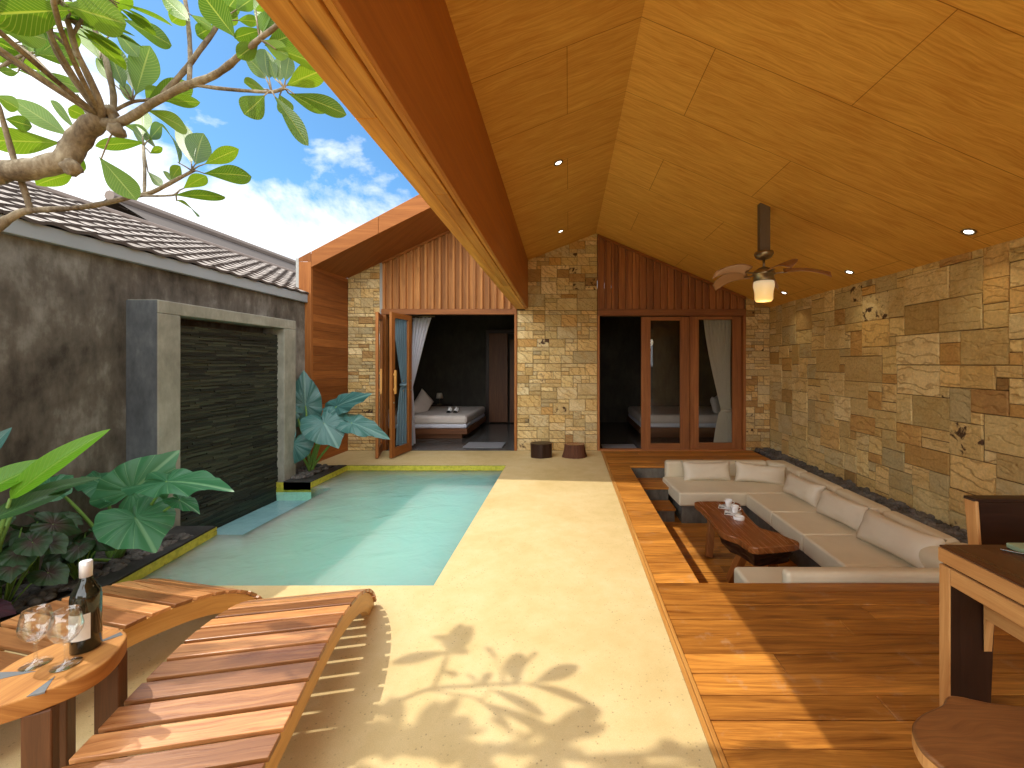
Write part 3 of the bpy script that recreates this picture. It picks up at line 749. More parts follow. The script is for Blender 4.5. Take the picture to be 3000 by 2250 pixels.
# rooms
mb = MB()
def roombox(x0, x1, y0, y1, z1):
    mb.poly([(x0, y1, 0), (x1, y1, 0), (x1, y1, z1), (x0, y1, z1)]); mb.poly([(x0, y0, 0), (x0, y1, 0), (x0, y1, z1), (x0, y0, z1)])
    mb.poly([(x1, y0, 0), (x1, y1, 0), (x1, y1, z1), (x1, y0, z1)]); mb.poly([(x0, y0, z1), (x1, y0, z1), (x1, y1, z1), (x0, y1, z1)])
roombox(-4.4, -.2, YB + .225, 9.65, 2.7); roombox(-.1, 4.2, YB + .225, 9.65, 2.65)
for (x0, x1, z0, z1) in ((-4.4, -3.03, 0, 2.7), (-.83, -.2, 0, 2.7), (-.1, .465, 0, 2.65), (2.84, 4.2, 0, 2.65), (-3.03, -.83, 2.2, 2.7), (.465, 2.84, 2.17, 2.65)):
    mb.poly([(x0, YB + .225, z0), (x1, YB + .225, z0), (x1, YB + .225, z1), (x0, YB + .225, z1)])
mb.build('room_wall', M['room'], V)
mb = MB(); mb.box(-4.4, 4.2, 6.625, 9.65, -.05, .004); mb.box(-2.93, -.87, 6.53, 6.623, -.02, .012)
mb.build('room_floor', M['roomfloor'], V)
mb = MB()
mb.box(-1.94, -1.86, 9.55, 9.645, 0, 2.2, 2); mb.box(-1.86, -.3, 9.55, 9.645, 2.1, 2.2, 0); mb.build('inner_door_frame', M['dark'], V, bevel=.004)
mb = MB(); mb.box(-1.85, -1.42, 9.5, 9.54, .03, 2.1, 2); mb.box(-1.36, -.6, 9.44, 9.48, .03, 1.95, 2); mb.build('inner_door', M['bedwood'], V, bevel=.004)
# rear wall of the patio, behind the viewer
RW = thing('garden_wall', 'plain cream garden wall closing the yard behind the viewpoint', 'wall', (0, -9, 0))
mb = MB(); mb.box(-3.9, 3.6, -9.15, -9.0, -.5, 2.1); mb.build('wall', M['rear'], RW)

# ------------------------------------------------------------------ neighbour house with plaster wall, fascia and tile roof
N1 = thing('neighbour_house', 'low house with dark weathered plaster wall and ribbed tile roof beside the pool', 'house', (-3.7, 3, 0))
mb = MB(); mb.box(-3.78, -3.63, -2.75, 7.5, -1.5, 2.235); mb.build('wall', M['plaster'], N1)
mb = MB(); mb.box(-3.80, -3.585, -2.75, 5.60, 2.236, 2.345); mb.build('fascia', M['fascia'], N1, bevel=.004)
def tile_roof(mb, xe, ze, slope, ncourse, y0, y1, course=.145, tw=.21, seed=1):
    rnd = random.Random(seed); cs = 1 / math.hypot(1, slope); sn = slope * cs
    nt = int((y1 - y0) / tw)
    for c in range(ncourse):
        for k_ in range(nt):
            ya = y0 + k_ * tw; t = (rnd.random(), rnd.random(), rnd.random()); ns = 6
            lift0 = .026 + rnd.uniform(-.003, .003); wob = rnd.uniform(-.006, .006)
            def pt(u, a, h):
                s_ = (c + a) * course + (wob if a == 0 else 0)
                wave = .008 * math.sin(u * 2 * math.pi)
                y = ya + u * tw
                hh = h + wave
                return (xe - s_ * cs - hh * sn * -1 * 0 + hh * 0, y, ze + s_ * sn + hh)
            top = [[pt(i / ns, 0, lift0) for i in range(ns + 1)], [pt(i / ns, 1.12, .004) for i in range(ns + 1)]]
            bot = [pt(i / ns, 0, lift0 - .024) for i in range(ns + 1)]
            vs = top[0] + top[1] + bot
            m_ = ns + 1
            mb.add(vs, [(i, m_ + i, m_ + i + 1, i + 1) for i in range(ns)], tint=t, smooth=False)
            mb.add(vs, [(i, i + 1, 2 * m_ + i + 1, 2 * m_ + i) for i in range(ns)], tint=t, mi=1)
mb = MB(); tile_roof(mb, -3.57, 2.345, .46, 13, -1.0, 9.6, seed=4)
mb.add([(-3.60, -1.1, 2.34), (-3.60, 9.7, 2.34), (-5.3, 9.7, 3.13), (-5.3, -1.1, 3.13)], [(0, 1, 2, 3)], mi=1)
mb.add([(-5.3, -1.1, 3.13), (-5.3, 9.7, 3.13), (-7.3, 9.7, 2.2), (-7.3, -1.1, 2.2)], [(0, 1, 2, 3)], mi=1)
mb.build('roof', [M['tile'], M['tileedge']], N1)
mb = MB(); mb.tube([(-5.30, -1.1, 3.145), (-5.30, 9.7, 3.145)], .05, 8, smooth=False); mb.build('ridge_cap', M['roofridge'], N1)
N2 = thing('neighbour_house', 'farther house showing only a brown roof edge above the ribbed tile roof', 'house', (-8, 10, -1.5))
mb = MB(); tile_roof(mb, -5.9, 3.25, .52, 9, 6.4, 18, seed=5)
mb.add([(-5.9, 6.3, 3.24), (-5.9, 18, 3.24), (-7.1, 18, 3.97), (-7.1, 6.3, 3.97)], [(0, 1, 2, 3)], mi=1)
mb.add([(-7.1, 6.3, 3.97), (-7.1, 18, 3.97), (-9.5, 18, 2.6), (-9.5, 6.3, 2.6)], [(0, 1, 2, 3)], mi=1)
mb.build('roof', [M['roofridge'], M['tileedge']], N2)
mb = MB(); mb.box(-8.8, -6.3, 6.9, 17.5, -1.5, 2.9); mb.box(-9, -7.08, 6.35, 6.36, 2.9, 3.3)
mb.build('wall', M['plaster'], N2)
mb = MB(); mb.tube([(-7.10, 6.3, 4.0), (-7.10, 18, 4.0)], .08, 8, smooth=False); mb.build('ridge_cap', M['roofridge'], N2)

# water wall
WF = thing('water_feature', 'cement framed water wall faced with dark slate strips at the pool edge', 'water feature', (-3.5, 4.2, -.1))
XF = -3.372
mb = MB()
mb.box(-3.628, XF, 3.345, 3.543, -.3, 1.815, 2); mb.box(-3.628, XF, 4.833, 5.04, -.3, 1.815, 2); mb.box(-3.628, XF, 3.345, 5.04, 1.816, 1.925, 1)
mb.build('frame', M['frame_conc'], WF, bevel=.006)
mb = MB(); mb.box(-3.627, XF - .004, 3.340, 3.3447, -.1, 1.92, 2); mb.build('side_shade', M['shade_conc'], WF)  # thin sheet, the side's shade put into its colour
mb = MB(); rnd = random.Random(77); z = -.3
while z < 1.73:
    hgt = rnd.uniform(.012, .024); y = 3.545
    while y < 4.83:
        L = rnd.uniform(.12, .45); e = min(4.831, y + L)
        mb.box(-3.6, -3.456 + rnd.uniform(0, .014), y, e - .001, z, z + hgt - .0012, 1); y = e
    z += hgt
mb.box(-3.62, -3.48, 3.545, 4.83, -.3, 1.70, mi=0)
mb.build('slate_facing', M['slate'], WF)

# ------------------------------------------------------------------ bedrooms
def curtain(name, label, xt0, xt1, xtie, ztie, xb0, xb1, y, zt, zb, mat, wtie=.05, folds=9, seed=0, amp=.03):
    c = thing(name, label, 'curtain', ((xt0 + xt1) / 2, y, zb))
    rnd = random.Random(seed); ph = [rnd.uniform(-.4, .4) for _ in range(folds + 1)]
    def edge(v):       # v: 0 top .. 1 bottom
        z = lerp(zt, zb, v); tt = (zt - ztie) / (zt - zb)
        if v < tt:
            k_ = v / tt; e = k_ ** 1.25
            return lerp(xt0, xtie - wtie / 2, e), lerp(xt1, xtie + wtie / 2, k_ ** .9), z, 1 - .5 * e
        k_ = min(1, (v - tt) / (1 - tt)); e = math.sqrt(k_)
        return lerp(xtie - wtie / 2, xb0, e), lerp(xtie + wtie / 2, xb1, e), z, .5 + .4 * e
    def fn(v, u):
        a, b_, z, am = edge(v)
        x = lerp(a, b_, u)
        yy = y + amp * am * math.sin(u * folds * 2 * math.pi + ph[int(u * folds)] + 1.2 * v) + .01 * math.sin(v * 7 + u * 5)
        return Vector((x, yy, z))
    mb = MB(); mb.grid(fn, 40, folds * 10); mb.build('fabric', mat, c)
    mb = MB(); mb.tube([(xtie - wtie / 2 - .012, y - amp * .7, ztie), (xtie, y - amp - .008, ztie - .01), (xtie + wtie / 2 + .012, y - amp * .7, ztie + .01)], .022, 8); mb.build('tieback', mat, c)
    mb = MB(); mb.tube([(min(xt0, xtie) - .1, y, zt + .02), (xt1 + .05, y, zt + .02)], .012, 8); mb.build('rod', M['brass'], c)
    return c
curtain('curtain', 'white curtain tied back behind the open door leaf, tinted by painted sky reflection', -2.90, -2.64, -2.70, 1.05, -2.86, -2.56, 6.72, 2.16, .05, M['curtain_sky_tint'], .10, 6, 3)
curtain('curtain', 'white curtain swept aside at the top of the open bedroom doorway', -2.62, -2.30, -2.66, .98, -2.70, -2.58, 6.86, 2.17, .05, M['curtain_white'], .06, 5, 4, .028)
curtain('curtain', 'pale grey curtain tied back behind the fixed glass door', 2.25, 2.70, 2.62, .62, 2.42, 2.72, 6.78, 2.14, .04, M['curtain_grey'], .16, 8, 5)

def rbox(mb, x0, x1, y0, y1, z0, z1, **k): mb.box(x0, x1, y0, y1, z0, z1, **k)
def bed(label, xr, xl, ya, yb, seed):
    t = thing('bed', label, 'bed', ((xr + xl) / 2, (ya + yb) / 2, 0))
    s_ = 1 if xr > xl else -1
    mb = MB(); mb.box(min(xl, xr + .12 * -s_), max(xl, xr + .12 * -s_), ya + .12, yb - .1, .006, .10); mb.box(min(xl, xr), max(xl, xr), ya + .02, yb, .101, .20)
    mb.build('bed_frame', M['bedwood'], t, bevel=.005)
    mb = MB(); mb.box(min(xl, xr - .02 * s_), max(xl, xr - .02 * s_), ya + .05, yb - .03, .201, .29); mb.build('sheet', M['sheet'], t, bevel=.03, seg=3)
    mb = MB(); mb.box(min(xl, xr - .01 * s_), max(xl, xr - .01 * s_), ya + .03, yb - .02, .27, .44); mb.build('blanket', M['linen'], t, bevel=.06, seg=4)
    return t
bed('bed with beige blanket on low wooden platform in the left bedroom', -1.86, -3.95, 7.45, 9.2, 1)
bed('bed with white mattress seen through the sliding glass door', 1.32, 3.45, 7.55, 9.2, 2)

def pillow(name, label, cat, c, size, rot, mat, group=None, seed=0, pinch=.16):
    """cushion: size = length, height, thickness; rot = euler of local frame (x length, y thickness, z height)"""
    rnd = random.Random(seed); L, H, D = size
    def side(sg):
        def fn(u, v):
            a, b_ = 2 * u - 1, 2 * v - 1
            ea, eb = 1 - pinch * .5 * (1 - a * a) * 0, 1
            x = a * L / 2 * (1 - .05 * (1 - abs(b_)) * 0 - .07 * (1 - b_ * b_) * abs(a) ** 3); z_ = b_ * H / 2 * (1 - .16 * (1 - a * a) * abs(b_) ** 3)
            th = D / 2 * max(0, (1 - a ** 4)) ** .55 * max(0, (1 - b_ ** 4)) ** .55
            th *= 1 + .10 * mnoise.noise((a * 2.5 + seed, b_ * 2.5, sg)); 
            cr = .006 * mnoise.noise((a * 9 + seed, b_ * 5, 2.0)) * (1 - a * a) ** .3 if abs(a) < .99 else 0
            return Vector((x, sg * (th + cr), z_))
        return fn
    mb = MB()
    for sg in (-1, 1):
        f_ = side(sg); mb.grid(f_, 22, 14)
    o = mb.build(name, mat)
    if cat is not None:
        o.location = c; o.rotation_euler = rot; tag(o, label, cat, group)
    # close the seam
    import bmesh
    bm = bmesh.new(); bm.from_mesh(o.data); bmesh.ops.remove_doubles(bm, verts=bm.verts, dist=.0008); bmesh.ops.recalc_face_normals(bm, faces=bm.faces); bm.to_mesh(o.data); bm.free()
    return o
pillow('pillow', 'white bed pillow leaning at the head of the left bed', 'pillow', (-2.95, 8.2, .56), (.6, .4, .18), (R(-20), R(-38), R(80)), M['linen'], seed=3)
pillow('pillow', 'pale bed pillow seen through the fixed glass door', 'pillow', (3.0, 8.2, .58), (.7, .36, .18), (R(-15), 0, R(60)), M['linen'], seed=4)
# slippers on the bed
def slipper(x, lab):
    t = thing('slipper', lab, 'slipper', (x, 7.95, .442), group='slippers on the bed')
    sole = [(math.cos(a) * .045 * (1 + .12 * math.sin(a)), math.sin(a) * .12) for a in [i * 2 * math.pi / 20 for i in range(20)]]
    MT = Matrix.Translation((x, 7.95, .445)) @ Matrix.Rotation(R(18), 4, 'X')
    mb = MB(); mb.prism(sole, 0, .018, 2, M=MT); mb.build('sole', M['black'], t, bevel=.004)
    mb = MB(); mb.grid(lambda u, v: MT @ Vector((math.cos(math.pi * v) * .047, lerp(-.09, .03, u) * -1, .016 + math.sin(math.pi * v) * (.055 - .02 * u))), 6, 12); mb.build('upper', M['white'], t)
slipper(-2.33, 'left white slipper set on the beige blanket'); slipper(-2.20, 'right white slipper set on the beige blanket')
lp = thing('bedside_lamp', 'small dim bedside lamp in the corner beyond the left bed', 'lamp', (-2.96, 9.35, .45))
mb = MB(); mb.lathe([(.05, 0), (.05, .02), (.01, .03), (.01, .16)], (-2.96, 9.35, .45), 12); mb.build('base', M['brass'], lp)
mb = MB(); mb.lathe([(.08, .15), (.055, .27)], (-2.96, 9.35, .45), 16); mb.build('shade', M['curtain_grey'], lp)
bt = thing('bedside_table', 'dark bedside table behind the left bed', 'table', (-2.96, 9.35, 0)); mb = MB(); mb.box(-3.2, -2.72, 9.23, 9.6, .38, .448); mb.build('top', M['dark'], bt, bevel=.004)
mb = MB(); mb.box(-3.15, -2.77, 9.27, 9.58, .006, .379); mb.build('cabinet', M['dark'], bt)
mb = MB(); mb.box(-1.75, -1.1, 6.72, 7.15, .005, .018); tag(mb.build('door_mat', M['mat'], bevel=.004), 'thin grey mat just inside the open left bedroom', 'mat')
mb = MB(); mb.box(.56, 1.12, 6.66, 6.98, .005, .018); tag(mb.build('door_mat', M['mat'], bevel=.004), 'pale mat just inside the dark right doorway', 'mat')

# log stools by the pillar
def log_stool(label, x, y, rx, h, seed, flare, mat):
    t = thing('log_stool', label, 'stool', (x, y, 0), group='log stools beside the stone pillar')
    def fn(u, v):
        a = 2 * math.pi * u; k_ = 1 + .10 * mnoise.noise((math.cos(a) * 1.6 + seed, math.sin(a) * 1.6, v * .5)) + .025 * math.sin(a * 17 + seed) * flare
        rr = rx * k_ * (1 + flare * .22 * (1 - v) ** 2)
        return Vector((x + rr * math.cos(a), y + rr * .8 * math.sin(a), h * v))
    mb = MB(); mb.grid(fn, 64, 8, uvf=lambda u, v: (v * h, u * 1.2)); mb.build('bark', mat, t)
    mb = MB(); mb.poly([tuple(fn(i / 64, 1) + Vector((0, 0, .001))) for i in range(64)]); mb.build('top', M['slab'] if flare else M['dark'], t)
log_stool('smooth dark log stool nearer the open door', -.41, 6.12, .165, .205, 1.0, 0.0, M['dark'])
log_stool('rough barked reddish stump stool nearer the deck', .095, 6.12, .15, .19, 5.0, 1.0, M['bark'])

# ------------------------------------------------------------------ ceiling fan and downlights
FX, FY = 1.846, 3.85
fan = thing('ceiling_fan', 'bronze ceiling fan with pale glass lamp on a square brown post', 'ceiling fan', (FX, FY, 2.0))
zc = ceil_z(FX)
mb = MB(); mb.box(FX - .048, FX + .048, FY - .03, FY + .03, 2.455, zc + .02, 2, M=None); mb.build('post', M['post'], fan, bevel=.004)
mb = MB(); mb.lathe([(.045, 2.46), (.082, 2.45), (.086, 2.43), (.07, 2.40), (.035, 2.382), (.012, 2.378)], (FX, FY, 0)); mb.build('canopy', M['brass'], fan)
mb = MB(); mb.tube([(FX, FY, 2.38), (FX, FY, 2.29)], .011, 10); mb.build('rod', M['brass'], fan)
mb = MB(); mb.lathe([(.02, 2.31), (.05, 2.30), (.085, 2.275), (.10, 2.25), (.10, 2.235), (.088, 2.232), (.092, 2.18), (.086, 2.172)], (FX, FY, 0)); mb.build('motor', M['brass'], fan)
mb = MB(); mb.lathe([(.088, 2.172), (.093, 2.15), (.093, 2.125), (.084, 2.085), (.080, 2.05), (.080, 2.005), (.068, 1.985), (0, 1.98)], (FX, FY, 0), 32); mb.build('lamp_glass', M['lampglass'], fan)
fl = bpy.data.lights.new('fan_lamp', 'POINT'); fl.energy = 2.5; fl.color = (1, .78, .45); fl.shadow_soft_size = .09
flo = bpy.data.objects.new('lamp_light', fl); COL.objects.link(flo); flo.parent = fan; flo.location = (0, 0, -.12)
for k_ in range(5):
    a = R(196 + 72 * k_)
    MT = Matrix.Translation((FX, FY, 2.25)) @ Matrix.Rotation(a, 4, 'Z')
    mb = MB(); mb.box(.09, .20, -.014, .014, -.008, .0, M=MT)
    br_ = mb
    def fn(u, v):
        r_ = lerp(.17, .55, u); wdt = .055 + .02 * math.sin(u * math.pi) - .02 * u
        sw = .03 * math.sin(u * math.pi)
        q = 2 * v - 1
        return MT @ Vector((r_, q * wdt * (1 if u < .93 else .75) + sw, .015 + .022 * math.sin(u * 2.6) - .075 * u * u + .028 * q))
    mb2 = MB(); mb2.grid(fn, 16, 6)
    o = mb2.build('blade', M['blade'], fan); sm_ = o.modifiers.new('sol', 'SOLIDIFY'); sm_.thickness = .006
    br_.build('bracket', M['brass'], o)     # sub-part
def downlight(px, py, side, label):
    # intersection of the sight line with the ceiling slope
    dx, dz = (px - CX) / F, -(py - CY) / F
    sl = SR if side > 0 else -SL
    Y = (RZ + sl * RX - CH) / (dz + sl * dx)
    x, z = dx * Y, CH + dz * Y
    t = thing('downlight', label, 'ceiling light', (x, Y, z), group='recessed downlights in the wooden ceiling')
    MT = Matrix.Translation((x, Y, z)) @ Matrix.Rotation(math.atan(sl), 4, 'Y')
    mb = MB(); mb.lathe([(.045, -.001), (.047, -.007), (.034, -.009), (.03, -.003)], n=20, M=MT); mb.build('rim', M['brass'], t)
    ll = bpy.data.lights.new('downlight_lamp', 'SPOT'); ll.energy = 7; ll.color = (1, .80, .52); ll.spot_size = R(95); ll.spot_blend = 1; ll.specular_factor = .1; ll.shadow_soft_size = .04
    lo_ = bpy.data.objects.new('lamp_light', ll); COL.objects.link(lo_); lo_.parent = t; lo_.location = (0, 0, -.03)
    mb = MB(); mb.lathe([(.029, -.004), (.016, -.007), (0, -.008)], n=16, M=MT); mb.build('bulb', M['bulb'], t)
downlight(1206, 351, -1, 'nearer downlight on the short ceiling slope by the beam')
downlight(1211, 499, -1, 'farther downlight on the short ceiling slope above the pillar')
downlight(2093, 500, 1, 'nearest downlight on the wide slope at the far right')
downlight(1835, 587, 1, 'downlight on the wide slope right of the ceiling fan')
downlight(1694, 632, 1, 'farthest downlight on the wide slope just right of the fan lamp')

# ------------------------------------------------------------------ sunken sofa
sofa = thing('sofa', 'cream leather U shaped sofa built into the sunken pit', 'sofa', (2.2, 4.1, PF))
ZS = -.10
def cush(name, x0, x1, y0, y1, z0, z1, bv=.03, poly=None):
    mb = MB()
    if poly: mb.prism(poly, z0, z1, 2)
    else: mb.box(x0, x1, y0, y1, z0, z1)
    return mb.build(name, M['leather'], sofa, bevel=bv, seg=4)
mb = MB(); mb.box(1.33, 2.90, 4.78, 5.55, PF + .004, -.262); mb.box(2.12, 2.94, 2.64, 4.775, PF + .004, -.262); mb.box(1.28, 2.115, 2.64, 2.98, PF + .004, -.262)
mb.build('base', M['riser'], sofa)
cush('seat_cushion', 0, 0, 0, 0, -.26, ZS, .025, [(1.285, 4.72), (2.04, 4.72), (2.78, 4.722), (2.78, 5.42), (1.245, 5.42)])
for (a, b_) in ((4.125, 4.715), (3.575, 4.12), (3.03, 3.57)):
    cush('seat_cushion', 2.05, 2.79, a, b_, -.26, ZS, .022)
cush('seat_cushion', 1.22, 2.79, 2.68, 3.025, -.26, ZS, .03)
cush('backrest', 1.30, 2.66, 5.42, 5.56, -.24, .095, .045)
cush('backrest', 0, 0, 0, 0, -.24, .09, .045, [(2.664, 5.42), (2.79, 5.30), (2.79, 4.95), (2.94, 4.95), (2.94, 5.56), (2.664, 5.56)])
for (a, b_) in ((4.305, 4.945), (3.665, 4.30), (3.02, 3.66), (2.80, 3.015)):
    cush('backrest', 2.79, 2.94, a, b_, -.24, .09, .05)
cush('backrest', 1.405, 2.94, 2.612, 2.70, -.20, .055, .03)
mb = MB(); mb.tube([(2.62, 2.98, .0), (2.62, 2.90, .0), (2.62, 2.72, .0)], [.09, .10, .10], 20); mb.build('bolster', M['leather'], sofa, bevel=.02)

grp = 'leather scatter cushions along the sunken sofa'
pillow('scatter_cushion', 'cream cushion at the far left of the back row, nearest the steps', 'cushion', (1.79, 5.28, .0), (.64, .26, .16), (R(-18), 0, R(1)), M['pillow'], grp, 11)
pillow('scatter_cushion', 'cream cushion in the back row beside the sofa corner', 'cushion', (2.43, 5.16, .0), (.62, .25, .13), (R(-20), R(4), R(-12)), M['pillow'], grp, 12)
pillow('scatter_cushion', 'cream cushion farthest along the right backrest', 'cushion', (2.60, 4.50, .005), (.58, .26, .19), (R(-20), 0, R(-84)), M['pillow'], grp, 13)
pillow('scatter_cushion', 'middle cream cushion of the three on the right backrest', 'cushion', (2.60, 3.83, .01), (.62, .27, .19), (R(-20), 0, R(-82)), M['pillow'], grp, 14)
pillow('scatter_cushion', 'cream cushion nearest the dining table on the right backrest', 'cushion', (2.58, 3.20, .02), (.66, .29, .20), (R(-24), 0, R(-83)), M['pillow'], grp, 15)

# coffee table
ct = thing('coffee_table', 'live edge reddish slab coffee table on splayed plank legs in the pit', 'coffee table', (1.58, 3.7, PF))
outl = []
rnd = random.Random(5)
LA = [(1.454, 3.206), (1.425, 3.30), (1.404, 3.385), (1.35, 3.44), (1.318, 3.525), (1.315, 3.66), (1.331, 3.88), (1.328, 4.08), (1.343, 4.28)]
RA = [(1.738, 4.26), (1.745, 4.12), (1.719, 3.98), (1.70, 3.8), (1.694, 3.61), (1.74, 3.55), (1.793, 3.49), (1.82, 3.42), (1.872, 3.327), (1.84, 3.27), (1.70, 3.235), (1.58, 3.215)]
cp = LA + RA
for i in range(len(cp)):
    for s_ in range(6):
        t_ = s_ / 6; p0, p1, p2, p3 = cp[i - 1], cp[i], cp[(i + 1) % len(cp)], cp[(i + 2) % len(cp)]
        q = [.5 * ((2 * p1[k_]) + (-p0[k_] + p2[k_]) * t_ + (2 * p0[k_] - 5 * p1[k_] + 4 * p2[k_] - p3[k_]) * t_ ** 2 + (-p0[k_] + 3 * p1[k_] - 3 * p2[k_] + p3[k_]) * t_ ** 3) for k_ in (0, 1)]
        outl.append((q[0] + rnd.uniform(-.003, .003), q[1] + rnd.uniform(-.003, .003)))
mb = MB(); mb.prism(list(outl), -.105, -.05, 2, grain=1, scale_b=1.0)
mb.build('slab', M['slab'], ct, bevel=.008, recalc=True)
mb = MB()      # dark burl under the near end
bl = catmull([(1.47, 3.225), (1.43, 3.33), (1.40, 3.42), (1.345, 3.50), (1.335, 3.62), (1.40, 3.72), (1.55, 3.70), (1.68, 3.60), (1.77, 3.50), (1.80, 3.42), (1.845, 3.34), (1.80, 3.27), (1.68, 3.25), (1.57, 3.235), (1.47, 3.225)], 8)[:-1]
def fb(u, v):
    q = bl[int(round(u * len(bl))) % len(bl)]; cx_, cy_ = 1.58, 3.44
    n_ = 1 - .16 * v + .09 * mnoise.noise((q[0] * 9, q[1] * 9, v * 2.5))
    return Vector((cx_ + (q[0] - cx_) * n_, cy_ + (q[1] - cy_) * n_, -.103 - .115 * v - .035 * v * mnoise.noise((q[0] * 7, q[1] * 7, 7))))
mb.grid(fb, len(bl), 6, smooth=False); mb.poly([tuple(fb(1 - i / len(bl), 1)) for i in range(len(bl))])
mb.build('burl', M['dark'], ct)
def plank_leg(p, q, w, th, parent, mat=M['door'], name='leg'):
    p, q = Vector(p), Vector(q); d_ = (q - p)
    x_ = Vector((1, 0, 0)); y_ = d_.cross(x_).normalized(); x_ = y_.cross(d_).normalized()
    vs = []
    for base in (p, q):
        for sx_, sy_ in ((-1, -1), (1, -1), (1, 1), (-1, 1)): vs.append(tuple(base + x_ * sx_ * w / 2 + y_ * sy_ * th / 2))
    mb = MB(); mb.add(vs, [(3, 2, 1, 0), (4, 5, 6, 7), (0, 1, 5, 4), (1, 2, 6, 5), (2, 3, 7, 6), (3, 0, 4, 7)], 2)
    return mb.build(name, mat, parent, bevel=.004, recalc=True)
plank_leg((1.43, 4.06, -.10), (1.36, 3.95, PF + .004), .06, .07, ct); plank_leg((1.66, 4.06, -.10), (1.74, 3.97, PF + .004), .06, .07, ct)
plank_leg((1.47, 3.42, -.19), (1.40, 3.52, PF + .004), .065, .07, ct); plank_leg((1.69, 3.40, -.20), (1.78, 3.50, PF + .004), .065, .07, ct)
# cups, saucers, napkins, ashtray
def cup(x, y, label, lab2):
    zt = -.05
    MT = Matrix.Rotation(R(20), 3, 'Z')
    mb = MB(); mb.box(-.075, .055, -.055, .055, zt + .0005, zt + .0035, M=Matrix.Translation((x - .02, y, 0)) @ Matrix.Rotation(R(-25), 4, 'Z'))
    tag(mb.build('paper_napkin', M['white']), lab2[0], 'napkin', 'napkins under the coffee cups')
    mb = MB(); mb.lathe([(0, .004), (.03, .004), (.062, .012), (.064, .015), (.03, .008), (0, .008)], (x, y, zt), 24)
    tag(mb.build('saucer', M['white']), lab2[1], 'saucer', 'saucers on the coffee table')
    c_ = thing('coffee_cup', label, 'cup', (x, y, zt + .012), group='white cups on the coffee table')
    mb = MB(); mb.lathe([(0, .0), (.022, .0), (.026, .012), (.036, .052), (.038, .066), (.035, .066), (.032, .05), (.022, .012), (0, .01)], (x, y, zt + .012), 24); mb.build('bowl', M['white'], c_)
    mb = MB(); mb.tube([(x + .034, y, zt + .064), (x + .055, y, zt + .06), (x + .058, y, zt + .042), (x + .032, y, zt + .030)], .004, 8); mb.build('handle', M['white'], c_)
    mb = MB(); mb.tube([(x - .085, y - .02, zt + .010), (x - .045, y - .028, zt + .012)], .003, 6); mb.tube([(x - .10, y - .017, zt + .009), (x - .085, y - .02, zt + .010)], [.007, .005], 8)
    tag(mb.build('teaspoon', M['black']), lab2[2], 'spoon', 'dark spoons beside the cups')
cup(1.61, 4.10, 'white cup farther from the viewer on the slab table', ('white napkin under the farther cup', 'white saucer under the farther cup', 'dark spoon beside the farther cup'))
cup(1.605, 3.93, 'white cup nearer to the round ashtray', ('white napkin under the nearer cup', 'white saucer under the nearer cup', 'dark spoon beside the nearer cup'))
mb = MB(); mb.lathe([(0, 0), (.048, 0), (.05, .004), (.05, .026), (.047, .029), (.036, .029), (.033, .010), (0, .009)], (1.585, 3.79, -.0495), 28)
tag(mb.build('ashtray', M['white']), 'round white ashtray on the slab table in front of the cups', 'ashtray')

# ------------------------------------------------------------------ dining table, chair, stool
dt = thing('dining_table', 'heavy wooden dining table with pale sides at the right edge', 'table', (1.33, 1.47, 0))
X0, Y1 = 1.33, 1.464
mb = MB(); mb.box(X0, 2.25, .55, Y1, .742, .75, 1); mb.build('top', M['diningtop'], dt, bevel=.003, seg=1)
mb = MB(); mb.box(X0 - .002, 2.25, .55, Y1 + .002, .692, .7415, 1); mb.build('slab', M['dining'], dt, bevel=.003, seg=1)
mb = MB(); mb.box(X0 + .012, 2.2, .56, Y1 - .012, .684, .6915, 1); mb.build('shadow_gap', M['dark'], dt)
mb = MB(); mb.box(X0, X0 + .035, .6, Y1 - .043, .625, .6835, 1); mb.box(X0 + .17, 2.2, Y1 - .04, Y1, .60, .6835, 0); mb.build('apron', M['dining'], dt, bevel=.003, seg=1)
def dleg(x):
    pl = [(x, 0), (x + .135, 0), (x + .165, .6835), (x, .6835)]
    mb = MB(); mb.prism(pl, Y1 - .042, Y1, axis=1, grain=2); o = mb.build('leg', [M['dining']], dt, bevel=.003, seg=1, recalc=True)
    mb = MB(); mb.prism([(x + .004, .004), (x + .133, .004), (x + .162, .68), (x + .004, .68)], Y1 - .0445, Y1 - .0422, axis=1, grain=2); mb.build('leg_shade', M['dark'], o, recalc=True)  # dark sheet carries the shade of the leg's near side in its colour
dleg(X0); dleg(2.08)
mb = MB(); mb.box(X0 + .11, X0 + .145, .6, 1.414, .515, .58, 1); mb.build('rail', M['dining'], dt, bevel=.003, seg=1)
mb = MB(); mb.prism([(1.416, .62), (1.398, .62), (1.414, .40)], X0 + .112, X0 + .14, axis=0, grain=2); mb.build('wedge', M['dining'], dt, recalc=True)
dc = thing('dining_chair', 'dark backed chair with its lit edge coloured pale, standing beyond the dining table', 'chair', (1.95, 1.6, 0))
mb = MB(); mb.box(1.705, 2.25, 1.70, 1.735, .50, .82, 0); mb.build('backrest', M['dark'], dc, bevel=.004)
mb = MB()
mb.prism([(1.665, .46), (1.708, .46), (1.742, .826), (1.692, .826)], 1.690, 1.7045, axis=0, grain=2, tint=(.5, .2, .3)); mb.build('lit_side', M['dining'], dc, bevel=.003, recalc=True)  # pale strip puts the light on the backrest's left face into colour
mb = MB(); mb.box(1.69, 2.25, 1.695, 1.745, .822, .836, 0); mb.build('top_rail', M['dark'], dc, bevel=.003)
mb = MB(); mb.box(1.70, 2.25, 1.48, 1.70, .42, .46, 0); mb.build('seat', M['dark'], dc, bevel=.005)
